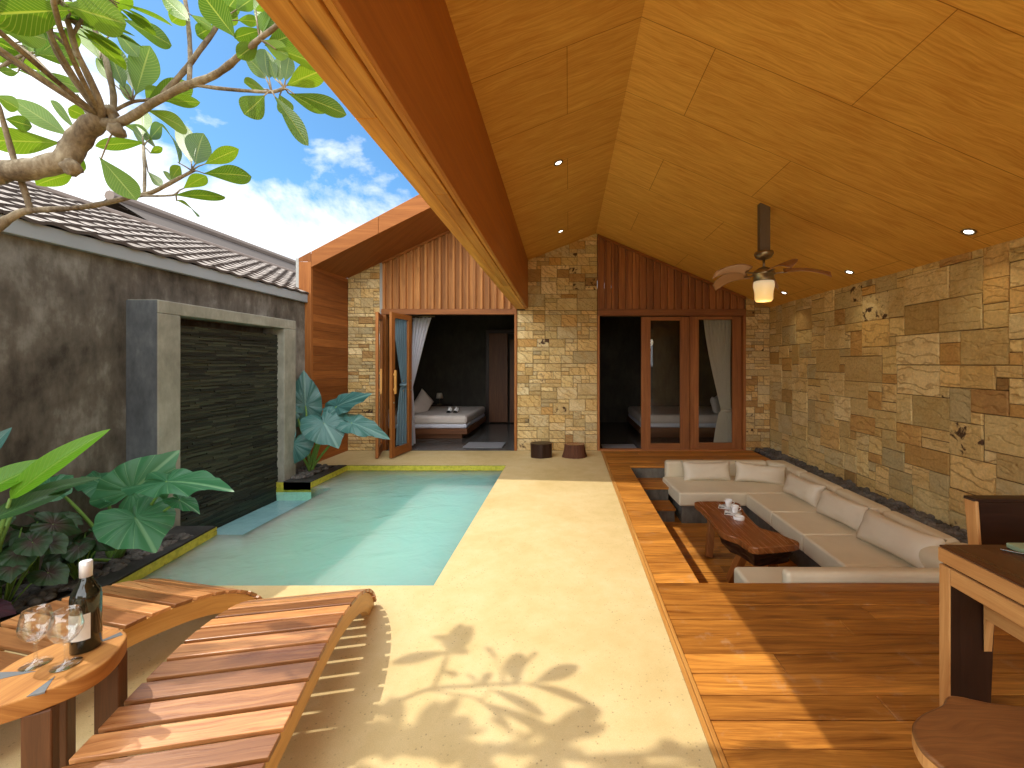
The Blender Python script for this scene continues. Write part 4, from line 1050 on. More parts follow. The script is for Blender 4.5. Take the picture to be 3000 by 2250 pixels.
for (x, y) in ((1.72, 1.50), (2.22, 1.50), (1.72, 1.72), (2.22, 1.72)):
    mb = MB(); mb.box(x - .02, x + .02, y - .02, y + .02, 0, .419, 2); mb.build('leg', M['dark'], dc, bevel=.003, seg=1)
mb = MB(); mb.box(1.545, 1.95, 1.36, 1.44, .7505, .768, 0); tag(mb.build('napkin', M['napkin'], bevel=.004), 'folded pale green napkin at the far edge of the dining table', 'napkin')
mb = MB(); mb.tube([(1.50, 1.415, .754), (1.60, 1.33, .757), (1.72, 1.26, .755)], [.0028, .002, .0035], 6); tag(mb.build('fork', M['steel']), 'thin steel fork in front of the green napkin', 'fork')

st = thing('stool', 'low stool with thick live edge wooden seat in the right foreground', 'stool', (1.12, .97, 0))
sp_ = [(1.097, 1.171), (1.043, 1.139), (.964, 1.11), (.913, 1.08), (.887, 1.045), (.872, 1.0), (.883, .95), (.90, .88), (.97, .80), (1.12, .74), (1.3, .78), (1.42, .9), (1.42, 1.02), (1.33, 1.11), (1.224, 1.139), (1.178, 1.147)]
so = []
for i in range(len(sp_)):
    for s_ in range(5):
        t_ = s_ / 5; p0, p1, p2, p3 = sp_[i - 1], sp_[i], sp_[(i + 1) % len(sp_)], sp_[(i + 2) % len(sp_)]
        so.append(tuple(.5 * ((2 * p1[k_]) + (-p0[k_] + p2[k_]) * t_ + (2 * p0[k_] - 5 * p1[k_] + 4 * p2[k_] - p3[k_]) * t_ ** 2 + (-p0[k_] + 3 * p1[k_] - 3 * p2[k_] + p3[k_]) * t_ ** 3) for k_ in (0, 1)))
mb = MB(); mb.prism(so, .405, .45, 2, grain=0); mb.build('seat', M['stoolseat'], st, bevel=.01, seg=3, recalc=True)
mb = MB()
nn = len(so); mb.add([(x, y, .408) for x, y in so] + [(x, y, .440) for x, y in so], [(i, (i + 1) % nn, nn + (i + 1) % nn, nn + i) for i in range(nn)], 2)
for v_ in range(len(mb.v)):
    p = mb.v[v_]; c_ = Vector((1.12, .96, p.z)); mb.v[v_] = c_ + (p - c_) * 1.004
mb.build('seat_edge', M['dining'], st, recalc=True)
for (x, y) in ((.98, 1.06), (1.25, 1.03), (1.0, .83), (1.25, .84)):
    plank_leg((x, y, .404), (x + (x - 1.12) * .25, y + (y - .95) * .25, .002), .05, .05, st, M['sidewood'])

# ------------------------------------------------------------------ sun loungers
LPROF = [(.235, .004), (.212, .048), (.172, .094), (.115, .138), (.045, .176), (-.035, .207), (-.12, .230), (-.22, .248), (-.35, .262), (-.50, .258), (-.65, .245), (-.80, .228), (-.95, .215), (-1.10, .222), (-1.22, .25), (-1.36, .31), (-1.50, .40), (-1.66, .52), (-1.80, .62)]
LP = catmull(LPROF, 8)
def make_lounger():
    t = thing('sun_lounger', '', 'sun lounger', (0, 0, 0), group='slatted wooden sun loungers by the pool')
    W = .565
    pts = [Vector((0, y, z)) for y, z in LP]
    nor = []
    for i in range(len(pts)):
        d_ = (pts[min(i + 1, len(pts) - 1)] - pts[max(i - 1, 0)]).normalized()
        nor.append(Vector((0, -d_.z, d_.y)) * -1)     # outward (up on the hump)
    # make sure normals point up on the hump
    if nor[len(nor) // 2].z < 0: nor = [-n_ for n_ in nor]
    for sx_ in (-1, 1):
        xa, xb = (W / 2 - .012, W / 2 - .050) if sx_ > 0 else (-W / 2 + .050, -W / 2 + .012)
        vs = []; uvs = []; L = 0
        for i, p in enumerate(pts):
            if i: L += (p - pts[i - 1]).length
            th = .088
            q = p - nor[i] * th
            q.z = max(q.z, .002)
            for (x, pp, w_) in ((xb, p, 0), (xa, p, .04), (xa, q, .12), (xb, q, .16)):
                vs.append((x, pp.y, pp.z)); uvs.append((L, w_))
        m_ = len(pts); fs = [(0, 1, 2, 3), (4 * m_ - 1, 4 * m_ - 2, 4 * m_ - 3, 4 * m_ - 4)]
        for i in range(m_ - 1):
            for k_ in range(4): fs.append((4 * i + k_, 4 * i + (k_ + 1) % 4, 4 * i + 4 + (k_ + 1) % 4, 4 * i + 4 + k_))
        mb = MB(); mb.add(vs, fs, uvs=uvs, tint=(.5, random.random(), random.random())); mb.build('side_rail', M['rail'], t, bevel=.003, seg=1, recalc=True, world=False)
    # slats along the arc
    acc = [0]
    for i in range(1, len(pts)): acc.append(acc[-1] + (pts[i] - pts[i - 1]).length)
    def at(s_):
        for i in range(1, len(pts)):
            if acc[i] >= s_:
                k_ = (s_ - acc[i - 1]) / (acc[i] - acc[i - 1]); p = pts[i - 1].lerp(pts[i], k_); n_ = nor[i - 1].lerp(nor[i], k_).normalized(); return p, n_
        return pts[-1], nor[-1]
    s_ = .015
    while s_ < acc[-1] - .04:
        w_ = .052 if s_ < .30 else .076
        p, n_ = at(s_ + w_ / 2); tdir = Vector((1, 0, 0)).cross(n_).normalized()
        MT = Matrix(((1, tdir.x, n_.x, p.x), (0, tdir.y, n_.y, p.y), (0, tdir.z, n_.z, p.z), (0, 0, 0, 1)))
        mb = MB(); mb.box(-W / 2, W / 2, -w_ / 2, w_ / 2, .0015, .019, 0, M=MT)
        mb.build('slat', M['lounger'], t, bevel=.003, world=False)
        s_ += w_ + .016
    for s_ in (.9, 1.5):
        p, n_ = at(s_); mb = MB(); mb.box(-W / 2 + .05, W / 2 - .05, p.y - .02, p.y + .02, p.z - .075, p.z - .035, 0); mb.build('crossbar', M['rail'], t, bevel=.003, world=False)
    # feet under the back end
    for sx_ in (-1, 1):
        mb = MB(); mb.box(sx_ * (W / 2 - .031) - .018, sx_ * (W / 2 - .031) + .018, -1.56, -1.50, .003, .36, 2); mb.build('foot', M['rail'], t, bevel=.003, world=False)
    return t
L1 = make_lounger(); L1['label'] = 'slatted sun lounger in front, fully visible and dappled with leaf shadows'
L1.location = (-1.345, 2.075, 0); L1.rotation_euler = (0, 0, R(11))
L2 = copy_tree(L1); L2['label'] = 'slatted sun lounger behind the bottle and side table, mostly in shade'
L2.location = (-2.085, 2.175, 0); L2.rotation_euler = (0, 0, R(-12))

# ------------------------------------------------------------------ side table, bottle, glasses
sd = thing('side_table', 'small wooden side table with rounded slab top between the loungers', 'side table', (-1.63, 1.3, 0))
sp_ = [(-1.54, 1.185), (-1.495, 1.25), (-1.492, 1.32), (-1.53, 1.40), (-1.575, 1.452), (-1.64, 1.475), (-1.715, 1.455), (-1.76, 1.40), (-1.785, 1.32), (-1.765, 1.24), (-1.735, 1.18), (-1.68, 1.14), (-1.605, 1.135)]
so = catmull(sp_ + [sp_[0]], 6)[:-1]
mb = MB(); mb.prism(so, .385, .44, 2, grain=1); mb.build('top', M['tabletop'], sd, bevel=.006, seg=3, recalc=True)
mb = MB()
for tri in ([(-1.735, 1.235), (-1.77, 1.265), (-1.66, 1.27)], [(-1.53, 1.19), (-1.56, 1.172), (-1.575, 1.25)], [(-1.60, 1.455), (-1.575, 1.44), (-1.63, 1.38)]):
    mb.prism(tri, .436, .4412, 2)
mb.build('inlay', M['inlay'], sd, recalc=True)
for (x, y, w_, th, rz) in ((-1.555, 1.20, .062, .04, .5), (-1.60, 1.425, .078, .035, .1), (-1.72, 1.20, .062, .04, -.5), (-1.735, 1.39, .06, .04, .3)):
    mb = MB(); MT = Matrix.Translation((x, y, 0)) @ Matrix.Rotation(rz, 4, 'Z')
    mb.box(-w_ / 2, w_ / 2, -th / 2, th / 2, .002, .384, 2, M=MT); mb.build('leg', M['sidewood'], sd, bevel=.004)
bo = thing('wine_bottle', 'dark wine bottle with pale label and silver cap on the side table', 'bottle', (-1.625, 1.372, .441))
c_ = (-1.625, 1.372, .441)
mb = MB(); mb.lathe([(0, .0), (.034, .0), (.037, .004), (.037, .175), (.034, .195), (.022, .220), (.015, .235), (.0145, .29), (0, .29)], c_, 32); mb.build('glass', M['bottle'], bo)
mb = MB(); mb.lathe([(.0155, .242), (.0158, .292), (.0135, .295), (0, .295)], c_, 24); mb.build('cap', M['capfoil'], bo)
mb = MB()
for (a0, a1) in ((R(225), R(335)), ):
    mb.grid(lambda u, v: Vector((c_[0] + .0376 * math.cos(lerp(a0, a1, u)), c_[1] + .0376 * math.sin(lerp(a0, a1, u)), c_[2] + lerp(.045, .13, v))), 16, 1)
mb.build('label', M['paper'], bo)
def wine_glass(x, y, label):
    z = .4415; c_ = (x, y, z)
    t = thing('wine_glass', label, 'wine glass', c_, group='empty wine glasses on the side table')
    mb = MB(); mb.lathe([(0, .002), (.034, .0), (.035, .002), (.012, .006), (.005, .012), (.004, .03), (.004, .062), (.008, .070), (0, .070)], c_, 32); mb.build('stem', M['wineglass'], t)
    mb = MB(); mb.lathe([(0, .071), (.012, .073), (.028, .088), (.037, .108), (.038, .125), (.034, .150), (.029, .175), (.0275, .175), (.0325, .150), (.0365, .125), (.0355, .108), (.027, .090), (.010, .076), (0, .075)], c_, 36); mb.build('bowl', M['wineglass'], t)
wine_glass(-1.70, 1.30, 'empty wine glass standing at the outer left of the pair')
wine_glass(-1.597, 1.295, 'empty wine glass in front of the bottle label')

# ------------------------------------------------------------------ plants
def basis(tip, nrm):
    t_ = tip.normalized(); n_ = (nrm - nrm.dot(t_) * t_).normalized(); s_ = t_.cross(n_).normalized(); return t_, s_, n_
def heart_leaf(mb, att, tip, width, nrm, rnd, droop=.25, ruffle=.035, cup_=.12, tint=None):
    """cordate leaf: att = petiole joint, tip = leaf tip, lobes reach back behind the joint"""
    att, tip = Vector(att), Vector(tip); L = (tip - att).length; t_, s_, n_ = basis(tip - att, Vector(nrm)); ph = rnd.uniform(0, 6)
    N = 108; K = 10
    def rad(a):       # a = 0 at tip
        x = abs(a) / math.pi
        pts_ = [(0, 1.0), (.08, .80), (.2, .70), (.35, .66), (.5, .64), (.65, .66), (.78, .70), (.88, .62), (.95, .36), (1.0, .10)]
        for i in range(len(pts_) - 1):
            if x <= pts_[i + 1][0]:
                k_ = (x - pts_[i][0]) / (pts_[i + 1][0] - pts_[i][0]); k_ = k_ * k_ * (3 - 2 * k_) if i > 1 else k_; return lerp(pts_[i][1], pts_[i + 1][1], k_)
        return .1
    wk = width / (1.30 * L)
    def fn(u, v):
        a = (v * 2 - 1) * math.pi; r_ = rad(a) * u * L
        x = r_ * math.cos(a); y = r_ * math.sin(a) * wk
        e = u * u
        h = cup_ * abs(y) - droop * L * (x / L) ** 2 * (1 if x > 0 else .6) + ruffle * L * e * math.sin(a * 9 + ph) * .9 - .02 * L * abs(math.sin(a * 4.5)) * 0
        h -= cup_ * 1.6 * abs(y) * e
        h += .028 * L * u * (1 - .4 * u) * abs(math.sin(a * 9))
        return att + t_ * x + s_ * y + n_ * h
    mb.grid(fn, K, N, uvf=lambda u, v: (u, (v * 2 - 1) * math.pi), tint=tint or (rnd.random(), rnd.random(), rnd.random()))
def long_leaf(mb, base, tip, width, nrm, rnd, bend=.12, fold=.25, tint=None, obov=.62, nu=14):
    base, tip = Vector(base), Vector(tip); L = (tip - base).length; t_, s_, n_ = basis(tip - base, Vector(nrm))
    tw = rnd.uniform(-.25, .25)
    def fn(u, v):
        q = 2 * v - 1
        # obovate outline, narrow base and blunt pointed tip
        w_ = math.sin(math.pi * min(1, u ** (math.log(.5) / math.log(obov)))) ** .75 if 0 < u < 1 else 0
        w_ = max(w_, .02)
        y = q * w_ * width / 2
        h = -bend * L * (2 * u - 1) ** 2 + bend * L + fold * abs(y) - .25 * fold * abs(y) + tw * y * u
        return base + t_ * (u * L) + s_ * y + n_ * (h - bend * L * .0)
    mb.grid(fn, nu, 6, uvf=lambda u, v: (u, 2 * v - 1), tint=tint or (rnd.random(), rnd.random(), rnd.random()))
VIEW = lambda p: (Vector((0, 0, CH)) - Vector(p)).normalized()

C2 = lambda x, y: (x * .36665, 553.0 + y * .36665)          # crop coordinates of my survey -> photograph
C3 = lambda x, y: (x * .36665, 1105.9 + y * .36665)
def taro(name, label, base, leaves, mat, rnd, stem_r=.014):
    t = thing(name, label, 'plant', tuple(base))
    for (ax, ay, tx, ty, w_, Ya, Yt, up) in leaves:
        a = P(ax, ay, Ya); b_ = P(tx, ty, Yt)
        mb = MB(); nv = (VIEW(a) * (1 - up) + Vector((0, 0, 1)) * up)
        heart_leaf(mb, a, b_, w_ * (Ya + Yt) / 2 / F, nv, rnd, droop=rnd.uniform(.05, .2))
        mb.build('leaf', mat, t)
        mb = MB(); mid_ = (Vector(base) + a) / 2 + Vector((rnd.uniform(-.02, .02), rnd.uniform(-.03, .03), .12 * (a.z - base[2])))
        st_ = Vector(base) + Vector((rnd.uniform(-.03, .03), rnd.uniform(-.03, .03), 0))
        pts_ = catmull([tuple(st_), tuple(lerp(st_, mid_, .6)), tuple(mid_ * .5 + a * .5), tuple(a - (b_ - a) * .01)], 5)
        mb.tube(pts_, [lerp(stem_r, stem_r * .45, i / (len(pts_) - 1)) for i in range(len(pts_))], 8); mb.build('stalk', M['stem'], t)
    return t
rnd = random.Random(17)
B1 = Vector((-3.25, 2.92, -.02))
lv = []
def q2(a, b_): return (*C2(*a), *C2(*b_))
lv.append((*q2((780, 1385), (1035, 1150)), 118, 2.95, 3.05, .25))
lv.append((*q2((985, 1330), (1350, 1335)), 86, 2.75, 2.62, .5))
lv.append((*C3(800, 40), *C3(915, 225), 125, 2.72, 2.60, .35))
lv.append((*q2((600, 1345), (415, 1232)), 62, 3.0, 3.1, .55))
lv.append((*C3(500, 285), *C3(570, 200), 42, 2.7, 2.66, .4))
lv.append((*q2((1060, 1440), (1175, 1495)), 40, 2.8, 2.75, .6))
lv.append((*q2((300, 1370), (60, 1425)), 75, 2.7, 2.6, .5))
taro('taro_plant', 'big leaved green taro plant in front of the water wall frame', B1, lv, M['taro'], rnd)
B2 = Vector((-3.36, 5.32, -.02)); lv = []
lv.append((*q2((1800, 880), (1790, 668)), 62, 5.38, 5.42, .1))
lv.append((*q2((1985, 885), (2168, 800)), 52, 5.3, 5.15, .35))
lv.append((*q2((1910, 985), (1990, 1118)), 90, 5.1, 4.95, .25))
lv.append((*q2((2075, 985), (2285, 1050)), 52, 5.15, 5.0, .4))
lv.append((*q2((1725, 1105), (1640, 1262)), 78, 5.0, 4.92, .3))
lv.append((*q2((1740, 920), (1680, 890)), 34, 5.25, 5.2, .5))
lv.append((*q2((1930, 945), (1965, 905)), 30, 5.2, 5.2, .4))
taro('taro_plant', 'blue green big leaved taro plant beside the wooden portal', B2, lv, M['taro_dark'], rnd, .018)
# strap leaves at the left edge
sl_ = thing('strap_leaf_plant', 'bright green plant with long pointed blades at the left edge', 'plant', (-3.3, 2.3, -.03))
for (a, b_, w_, Ya, Yt, m_) in (((60, 1430), (650, 1020), 52, 2.15, 2.35, 'strap'), ((-150, 1420), (330, 1195), 60, 2.1, 2.3, 'strap'), ((100, 1440), (600, 1305), 34, 2.25, 2.5, 'strap_dark'),
                              ((-60, 1560), (420, 1370), 46, 2.1, 2.4, 'strap_dark'), ((-200, 1300), (70, 1010), 40, 2.2, 2.3, 'taro_dark')):
    p, q = P(*C2(*a), Ya), P(*C2(*b_), Yt); mb = MB()
    long_leaf(mb, p, q, w_ * Ya / F, VIEW(p) * .6 + Vector((0, 0, .5)), rnd, .05, .5, obov=.4, nu=20); mb.build('leaf', M[m_], sl_)
    mb = MB(); mb.tube([(-3.3, 2.3, -.03), tuple((Vector((-3.3, 2.3, 0)) + p) / 2 + Vector((0, 0, .08))), tuple(p)], [.014, .011, .007], 8); mb.build('stalk', M['stem'], sl_)
# caladiums and purple foliage low in the bed
def small_plant(name, label, cat, c, n_, r_, h, size, mat, seed, group):
    t = thing(name, label, cat, c, group=group); rd = random.Random(seed)
    lf = MB(); stb = MB()
    for i in range(n_):
        a = rd.uniform(0, 6.28); d_ = r_ * math.sqrt(rd.random()); zz = h * rd.uniform(.35, 1)
        p = Vector((c[0] + d_ * math.cos(a), c[1] + d_ * math.sin(a), c[2] + zz))
        out = Vector((math.cos(a) * .8, math.sin(a) * .8 - .3, -.35)).normalized(); s_ = size * rd.uniform(.7, 1.2)
        heart_leaf(lf, p, p + out * s_, s_ * 1.15, Vector((rd.uniform(-.3, .3) + .3, -.5, 1)), rd, .15, .03)
        stb.tube([(c[0], c[1], c[2]), tuple(lerp(Vector(c), p, .6) + Vector((0, 0, .03))), tuple(p)], .004, 5)
    lf.build('foliage', mat, t); stb.build('stems', M['stem'], t)
small_plant('caladium_plant', 'dark caladium with red veined leaves at the far left', 'plant', (-3.20, 2.30, -.02), 16, .20, .55, .13, M['caladium'], 5, 'caladiums in the garden bed')
small_plant('caladium_plant', 'dark caladium low behind the wine bottle', 'plant', (-3.15, 2.62, -.02), 14, .17, .30, .11, M['caladium'], 6, 'caladiums in the garden bed')
small_plant('coleus_plant', 'dark purple low plant behind the wine glasses', 'plant', (-3.12, 2.02, -.02), 26, .22, .34, .09, M['purple'], 7, 'purple plants at the left edge')
small_plant('coleus_plant', 'dark purple low plant at the far left under the caladium', 'plant', (-3.25, 1.75, -.02), 24, .22, .40, .09, M['purple'], 8, 'purple plants at the left edge')
small_plant('caladium_plant', 'dark green caladium filling the bed edge near the kerb', 'plant', (-3.42, 2.62, -.02), 14, .16, .42, .12, M['caladium'], 9, 'caladiums in the garden bed')

# ------------------------------------------------------------------ frangipani tree
tree = thing('frangipani_tree', 'frangipani tree reaching in from the upper left with rosettes of long leaves', 'tree', (-3.25, 1.75, -.03))
C1 = lambda x, y: (x * .36665, y * .36665)
def T1(x, y, Y): return P(*C1(x, y), Y)
YT = 2.05
branches = [
 ([(-420, 1500, 1.85), (-260, 1250, 1.9), (-120, 1060, 1.95), (0, 1010, 2.0), (130, 1000, 2.0), (300, 975, 2.02), (390, 940, 2.03), (440, 860, 2.05), (520, 760, 2.05), (600, 690, 2.05)], [92, 84, 76, 70, 68, 66, 66, 64, 66, 58]),
 ([(600, 720, 2.05), (690, 725, 2.05), (800, 670, 2.06), (930, 590, 2.05), (1080, 510, 2.04), (1150, 490, 2.03), (1300, 420, 2.0), (1420, 320, 1.98), (1530, 230, 1.96), (1620, 160, 1.95), (1690, 90, 1.94)], [34, 30, 28, 27, 26, 25, 23, 21, 19, 17, 15]),
 ([(960, 560, 2.05), (1100, 400, 2.1), (1180, 290, 2.12), (1250, 200, 2.15), (1285, 140, 2.16)], [18, 17, 16, 15, 13]),
 ([(1115, 485, 2.04), (1120, 300, 2.15), (1105, 100, 2.2), (1080, -60, 2.25)], [15, 14, 13, 12]),
 ([(1130, 500, 2.03), (1300, 520, 2.03), (1450, 535, 2.02), (1600, 542, 2.02), (1675, 520, 2.0)], [13, 12, 11, 11, 12]),
 ([(595, 715, 2.05), (585, 600, 2.0), (520, 450, 1.95), (450, 300, 1.9), (400, 130, 1.85), (330, -30, 1.8)], [27, 22, 20, 18, 17, 15]),
 ([(660, 710, 2.05), (668, 560, 2.1), (630, 380, 2.12), (590, 250, 2.15), (535, 130, 2.15), (490, 20, 2.15)], [22, 18, 17, 16, 14, 12]),
 ([(540, 690, 2.05), (430, 560, 2.1), (300, 440, 2.15), (180, 320, 2.2), (80, 255, 2.2)], [16, 13, 12, 12, 11]),
 ([(680, 650, 2.08), (780, 600, 2.12), (860, 590, 2.15)], [12, 11, 9]),
 ([(-330, 1560, 1.9), (-150, 1420, 1.95), (0, 1320, 2.0), (60, 1285, 2.02), (170, 1240, 2.05), (400, 1228, 2.06), (600, 1200, 2.15), (820, 1150, 2.26), (900, 1130, 2.28), (1000, 1080, 2.30), (1150, 1000, 2.34)], [60, 50, 38, 26, 22, 18, 17, 15, 14, 13, 11]),
 ([(850, 1145, 2.27), (852, 1000, 2.42), (845, 862, 2.58)], [10, 10, 9]),
 ([(820, 1155, 2.26), (1000, 1152, 2.22), (1040, 1140, 2.2)], [8, 7, 6]),
 ([(-40, 560, 1.95), (0, 650, 1.97), (40, 790, 2.0), (80, 930, 2.02), (130, 1080, 2.04), (180, 1235, 2.05)], [14, 14, 16, 17, 18, 18]),
 ([(-60, 440, 2.2), (100, 340, 2.2), (200, 310, 2.22)], [12, 11, 9]),
 ([(470, 345, 1.91), (330, 215, 1.87), (210, 120, 1.83), (100, 60, 1.8)], [13, 11, 10, 9]),
 ([(425, 215, 1.88), (500, 90, 1.86), (610, -20, 1.85)], [12, 10, 9]),
]
base = Vector((-3.25, 1.75, -.05))
bt_ = MB(); b0 = T1(*branches[0][0][0][:2], branches[0][0][0][2]); b9 = T1(*branches[9][0][0][:2], branches[9][0][0][2])
sp = catmull([tuple(base), (-3.35, 1.72, .7), (-3.38, 1.78, 1.3), tuple(b0)], 8)
bt_.tube(sp, [lerp(.13, .092 * 1.0, i / (len(sp) - 1)) for i in range(len(sp))], 14)
bt_.tube(catmull([(-3.37, 1.76, 1.15), tuple(lerp(Vector((-3.37, 1.76, 1.15)), b9, .55)), tuple(b9)], 6), .075, 10)
rnd = random.Random(23)
for ci, (pts_, rr) in enumerate(branches):
    w3 = [tuple(T1(x, y, Y)) + (r_ * (.86 if ci == 0 else .80) * .36665 * Y / F,) for (x, y, Y), r_ in zip(pts_, rr)]
    cm = catmull(w3, 7)
    pts3 = []; rad3 = []
    for i, c_ in enumerate(cm):
        nz = mnoise.noise((c_[0] * 9, c_[1] * 9, c_[2] * 9 + ci))
        pts3.append(Vector(c_[:3]) + Vector((0, 0, .25 * c_[3] * nz))); rad3.append(c_[3] * (1 + .16 * mnoise.noise((c_[0] * 22, c_[2] * 22, ci * 3.1))))
    bt_.tube(pts3, rad3, 12)
for (x, y, Y, r_) in ((690, 770, 2.03, 38), (420, 985, 2.0, 44), (640, 660, 2.06, 36), (395, 955, 2.03, 46)):      # knots and healed cuts
    c_ = T1(x, y, Y); rr = r_ * .36665 * Y / F
    bt_.grid(lambda u, v: c_ + Vector((math.sin(math.pi * u) * math.cos(2 * math.pi * v), math.sin(math.pi * u) * math.sin(2 * math.pi * v), math.cos(math.pi * u))) * rr * (1 + .35 * mnoise.noise((u * 5, math.cos(2 * math.pi * v) * 2, r_))), 10, 16)

FL = [
 (1540, 235, 1700, 330, 85, 1.96, 1.95), (1530, 240, 1600, 60, 80, 1.96, 2.05), (1525, 245, 1400, 340, 75, 1.97, 1.95), (1285, 140, 1200, 20, 85, 2.16, 2.2), (1290, 145, 1390, 60, 80, 2.16, 2.2), (1270, 150, 1160, 210, 70, 2.16, 2.1), (1100, 60, 1010, 130, 70, 2.2, 2.2), (500, 30, 610, 110, 85, 2.15, 2.2), (495, 20, 400, 100, 80, 2.15, 2.1), (860, 590, 950, 520, 70, 2.15, 2.2), (790, 590, 700, 500, 70, 2.12, 2.2), (515, 690, 400, 640, 75, 2.06, 2.0), (-30, 560, 110, 640, 80, 1.97, 2.0), (845, 858, 780, 760, 60, 2.58, 2.7), (30, 700, 190, 745, 75, 2.0, 2.05),
 (85, 258, -70, 345, 85, 2.2, 2.15), (80, 258, 60, 405, 70, 2.2, 2.25), (100, 62, 235, 150, 80, 1.8, 1.85), (100, 62, -40, 175, 95, 1.8, 1.75), (330, -20, 300, 110, 85, 1.8, 1.75), (610, -15, 520, 90, 80, 1.85, 1.85), (200, 312, 120, 215, 70, 2.2, 2.25), (205, 312, 260, 215, 60, 2.22, 2.3),
  # base x, y, tip x, y, width, depth of base, depth of tip
 (430, 60, -110, 90, 190, 1.72, 1.55), (380, 30, 745, 140, 165, 1.75, 1.8), (-80, 120, 275, 235, 125, 1.7, 1.72), (725, 115, 1012, 268, 95, 2.1, 2.1),
 (670, 165, 818, 335, 75, 2.15, 2.15), (595, 355, 505, 140, 105, 2.1, 2.2), (800, 560, 885, 270, 118, 2.1, 2.25), (735, 525, 615, 225, 112, 2.1, 2.2),
 (785, 530, 762, 375, 50, 2.15, 2.25), (650, 480, 565, 340, 55, 2.2, 2.3), (90, 408, 508, 530, 70, 2.2, 2.15), (402, 800, 60, 580, 100, 2.1, 2.2), (445, 768, 295, 592, 62, 2.1, 2.2),
 (500, 690, 450, 565, 75, 2.15, 2.25), (360, 842, -130, 825, 125, 2.1, 2.0), (110, 428, 0, 420, 40, 2.2, 2.2), (205, 335, 388, 205, 85, 2.2, 2.3), (190, 315, 475, 350, 72, 2.2, 2.3),
 (-60, 230, 105, 305, 75, 2.1, 2.2), (870, 585, 1135, 500, 105, 2.15, 2.3), (955, 590, 1180, 603, 58, 2.12, 2.2), (862, 648, 1105, 772, 88, 2.1, 2.0), (840, 800, 840, 640, 66, 2.58, 2.9),
 (725, 735, 910, 850, 92, 2.75, 2.6), (860, 840, 560, 862, 62, 2.6, 2.5), (878, 825, 955, 735, 70, 2.6, 2.85), (1055, 970, 945, 735, 88, 2.31, 2.66), (1130, 965, 1058, 715, 80, 2.33, 2.62),
 (1152, 970, 1200, 785, 110, 2.34, 2.6), (1205, 968, 1408, 878, 76, 2.34, 2.48), (1195, 1022, 1482, 1040, 92, 2.33, 2.18), (1078, 1112, 1215, 1035, 64, 2.28, 2.14), (1025, 1150, 1328, 1160, 66, 2.2, 2.0),
 (1035, 1178, 1162, 1276, 60, 2.2, 2.0), (585, 925, 805, 1180, 108, 2.05, 2.0), (868, 1008, 953, 1095, 42, 2.42, 2.35), (1012, 1072, 960, 1008, 30, 2.3, 2.4), (1012, 1065, 1062, 978, 58, 2.3, 2.4),
 (884, 905, 957, 868, 34, 2.56, 2.6), (430, 1030, 215, 1092, 85, 2.15, 2.2), (490, 930, 445, 1020, 48, 2.15, 2.2),
 (1560, 528, 1438, 488, 68, 2.02, 2.12), (1560, 560, 1438, 675, 108, 2.0, 1.9), (1612, 560, 1818, 858, 90, 2.0, 1.9), (1645, 555, 1700, 680, 80, 2.02, 2.05), (1720, 550, 2042, 676, 88, 2.0, 1.95), (1690, 545, 1925, 665, 60, 2.02, 2.1),
 (1685, 505, 1922, 405, 105, 2.0, 2.1), (1570, 465, 1440, 325, 82, 2.02, 2.15), (1585, 465, 1560, 290, 88, 2.02, 2.15), (1625, 475, 1560, 290, 58, 2.02, 2.2), (1645, 480, 1650, 320, 58, 2.02, 2.2), (1680, 480, 1708, 320, 62, 2.0, 2.15),
 (1610, 285, 1922, 400, 96, 1.96, 1.9), (1560, 270, 1805, 170, 105, 1.96, 2.1), (1500, 250, 1378, 215, 66, 1.97, 2.1), (1545, 175, 1380, 225, 60, 1.97, 2.0), (1400, 118, 1532, 128, 55, 2.1, 2.2),
 (1388, 222, 1178, -50, 130, 2.0, 1.9), (1120, 125, 950, -30, 80, 2.1, 2.2), (1120, 85, 1250, 165, 50, 2.1, 2.1), (1545, 200, 1500, -50, 100, 1.96, 2.1), (1390, 60, 1490, -10, 66, 2.15, 2.2), (1640, 80, 1550, -70, 62, 1.95, 2.05),
 (620, 30, 775, -20, 80, 2.0, 2.0), (740, 20, 610, 60, 50, 2.1, 2.1), (1750, 170, 1900, 300, 70, 1.95, 2.0), (1280, 140, 1400, -30, 80, 2.15, 2.2), (250, 120, 60, 20, 110, 1.9, 1.95), (1500, 60, 1640, 30, 50, 2.0, 2.1),
]
cr = MB(); pet = MB(); rnd = random.Random(29)
nodes = [(100, 60, 1.8), (330, -25, 1.8), (80, 255, 2.2), (610, -20, 1.85), (400, 110, 1.85), (590, 300, 2.13), (780, 600, 2.12), (860, 590, 2.14), (510, 700, 2.06), (150, 330, 2.2), (860, 620, 2.1), (845, 862, 2.58), (1130, 1005, 2.33), (1040, 1140, 2.2), (1000, 1080, 2.30), (1600, 542, 2.02), (1675, 520, 2.0), (1530, 230, 1.96), (1690, 90, 1.94), (1285, 140, 2.16), (1100, 80, 2.2), (700, 725, 2.06)]
for (bx_, by_, tx_, ty_, w_, Yb, Yt) in FL:
    a, b_ = T1(bx_, by_, Yb), T1(tx_, ty_, Yt); mid_ = (a + b_) / 2
    nv = VIEW(mid_) * rnd.uniform(1.3, 1.7) * -1 + Vector((rnd.uniform(-.25, .25), rnd.uniform(-.2, .2), rnd.uniform(.1, .5)))
    long_leaf(cr, a, b_, w_ * .36665 * (Yb + Yt) / 2 / F * 1.17, nv, rnd, rnd.uniform(.0, .06), rnd.uniform(-.05, .25))
    nd = min(nodes, key=lambda n_: (n_[0] - bx_) ** 2 + (n_[1] - by_) ** 2)
    np_ = T1(*nd); d_ = (np_ - a)
    if d_.length < .35:
        pet.tube([tuple(a + (b_ - a) * .05), tuple(a + d_ * .5 + Vector((0, 0, .006))), tuple(np_)], [.0028, .0035, .0045], 6)
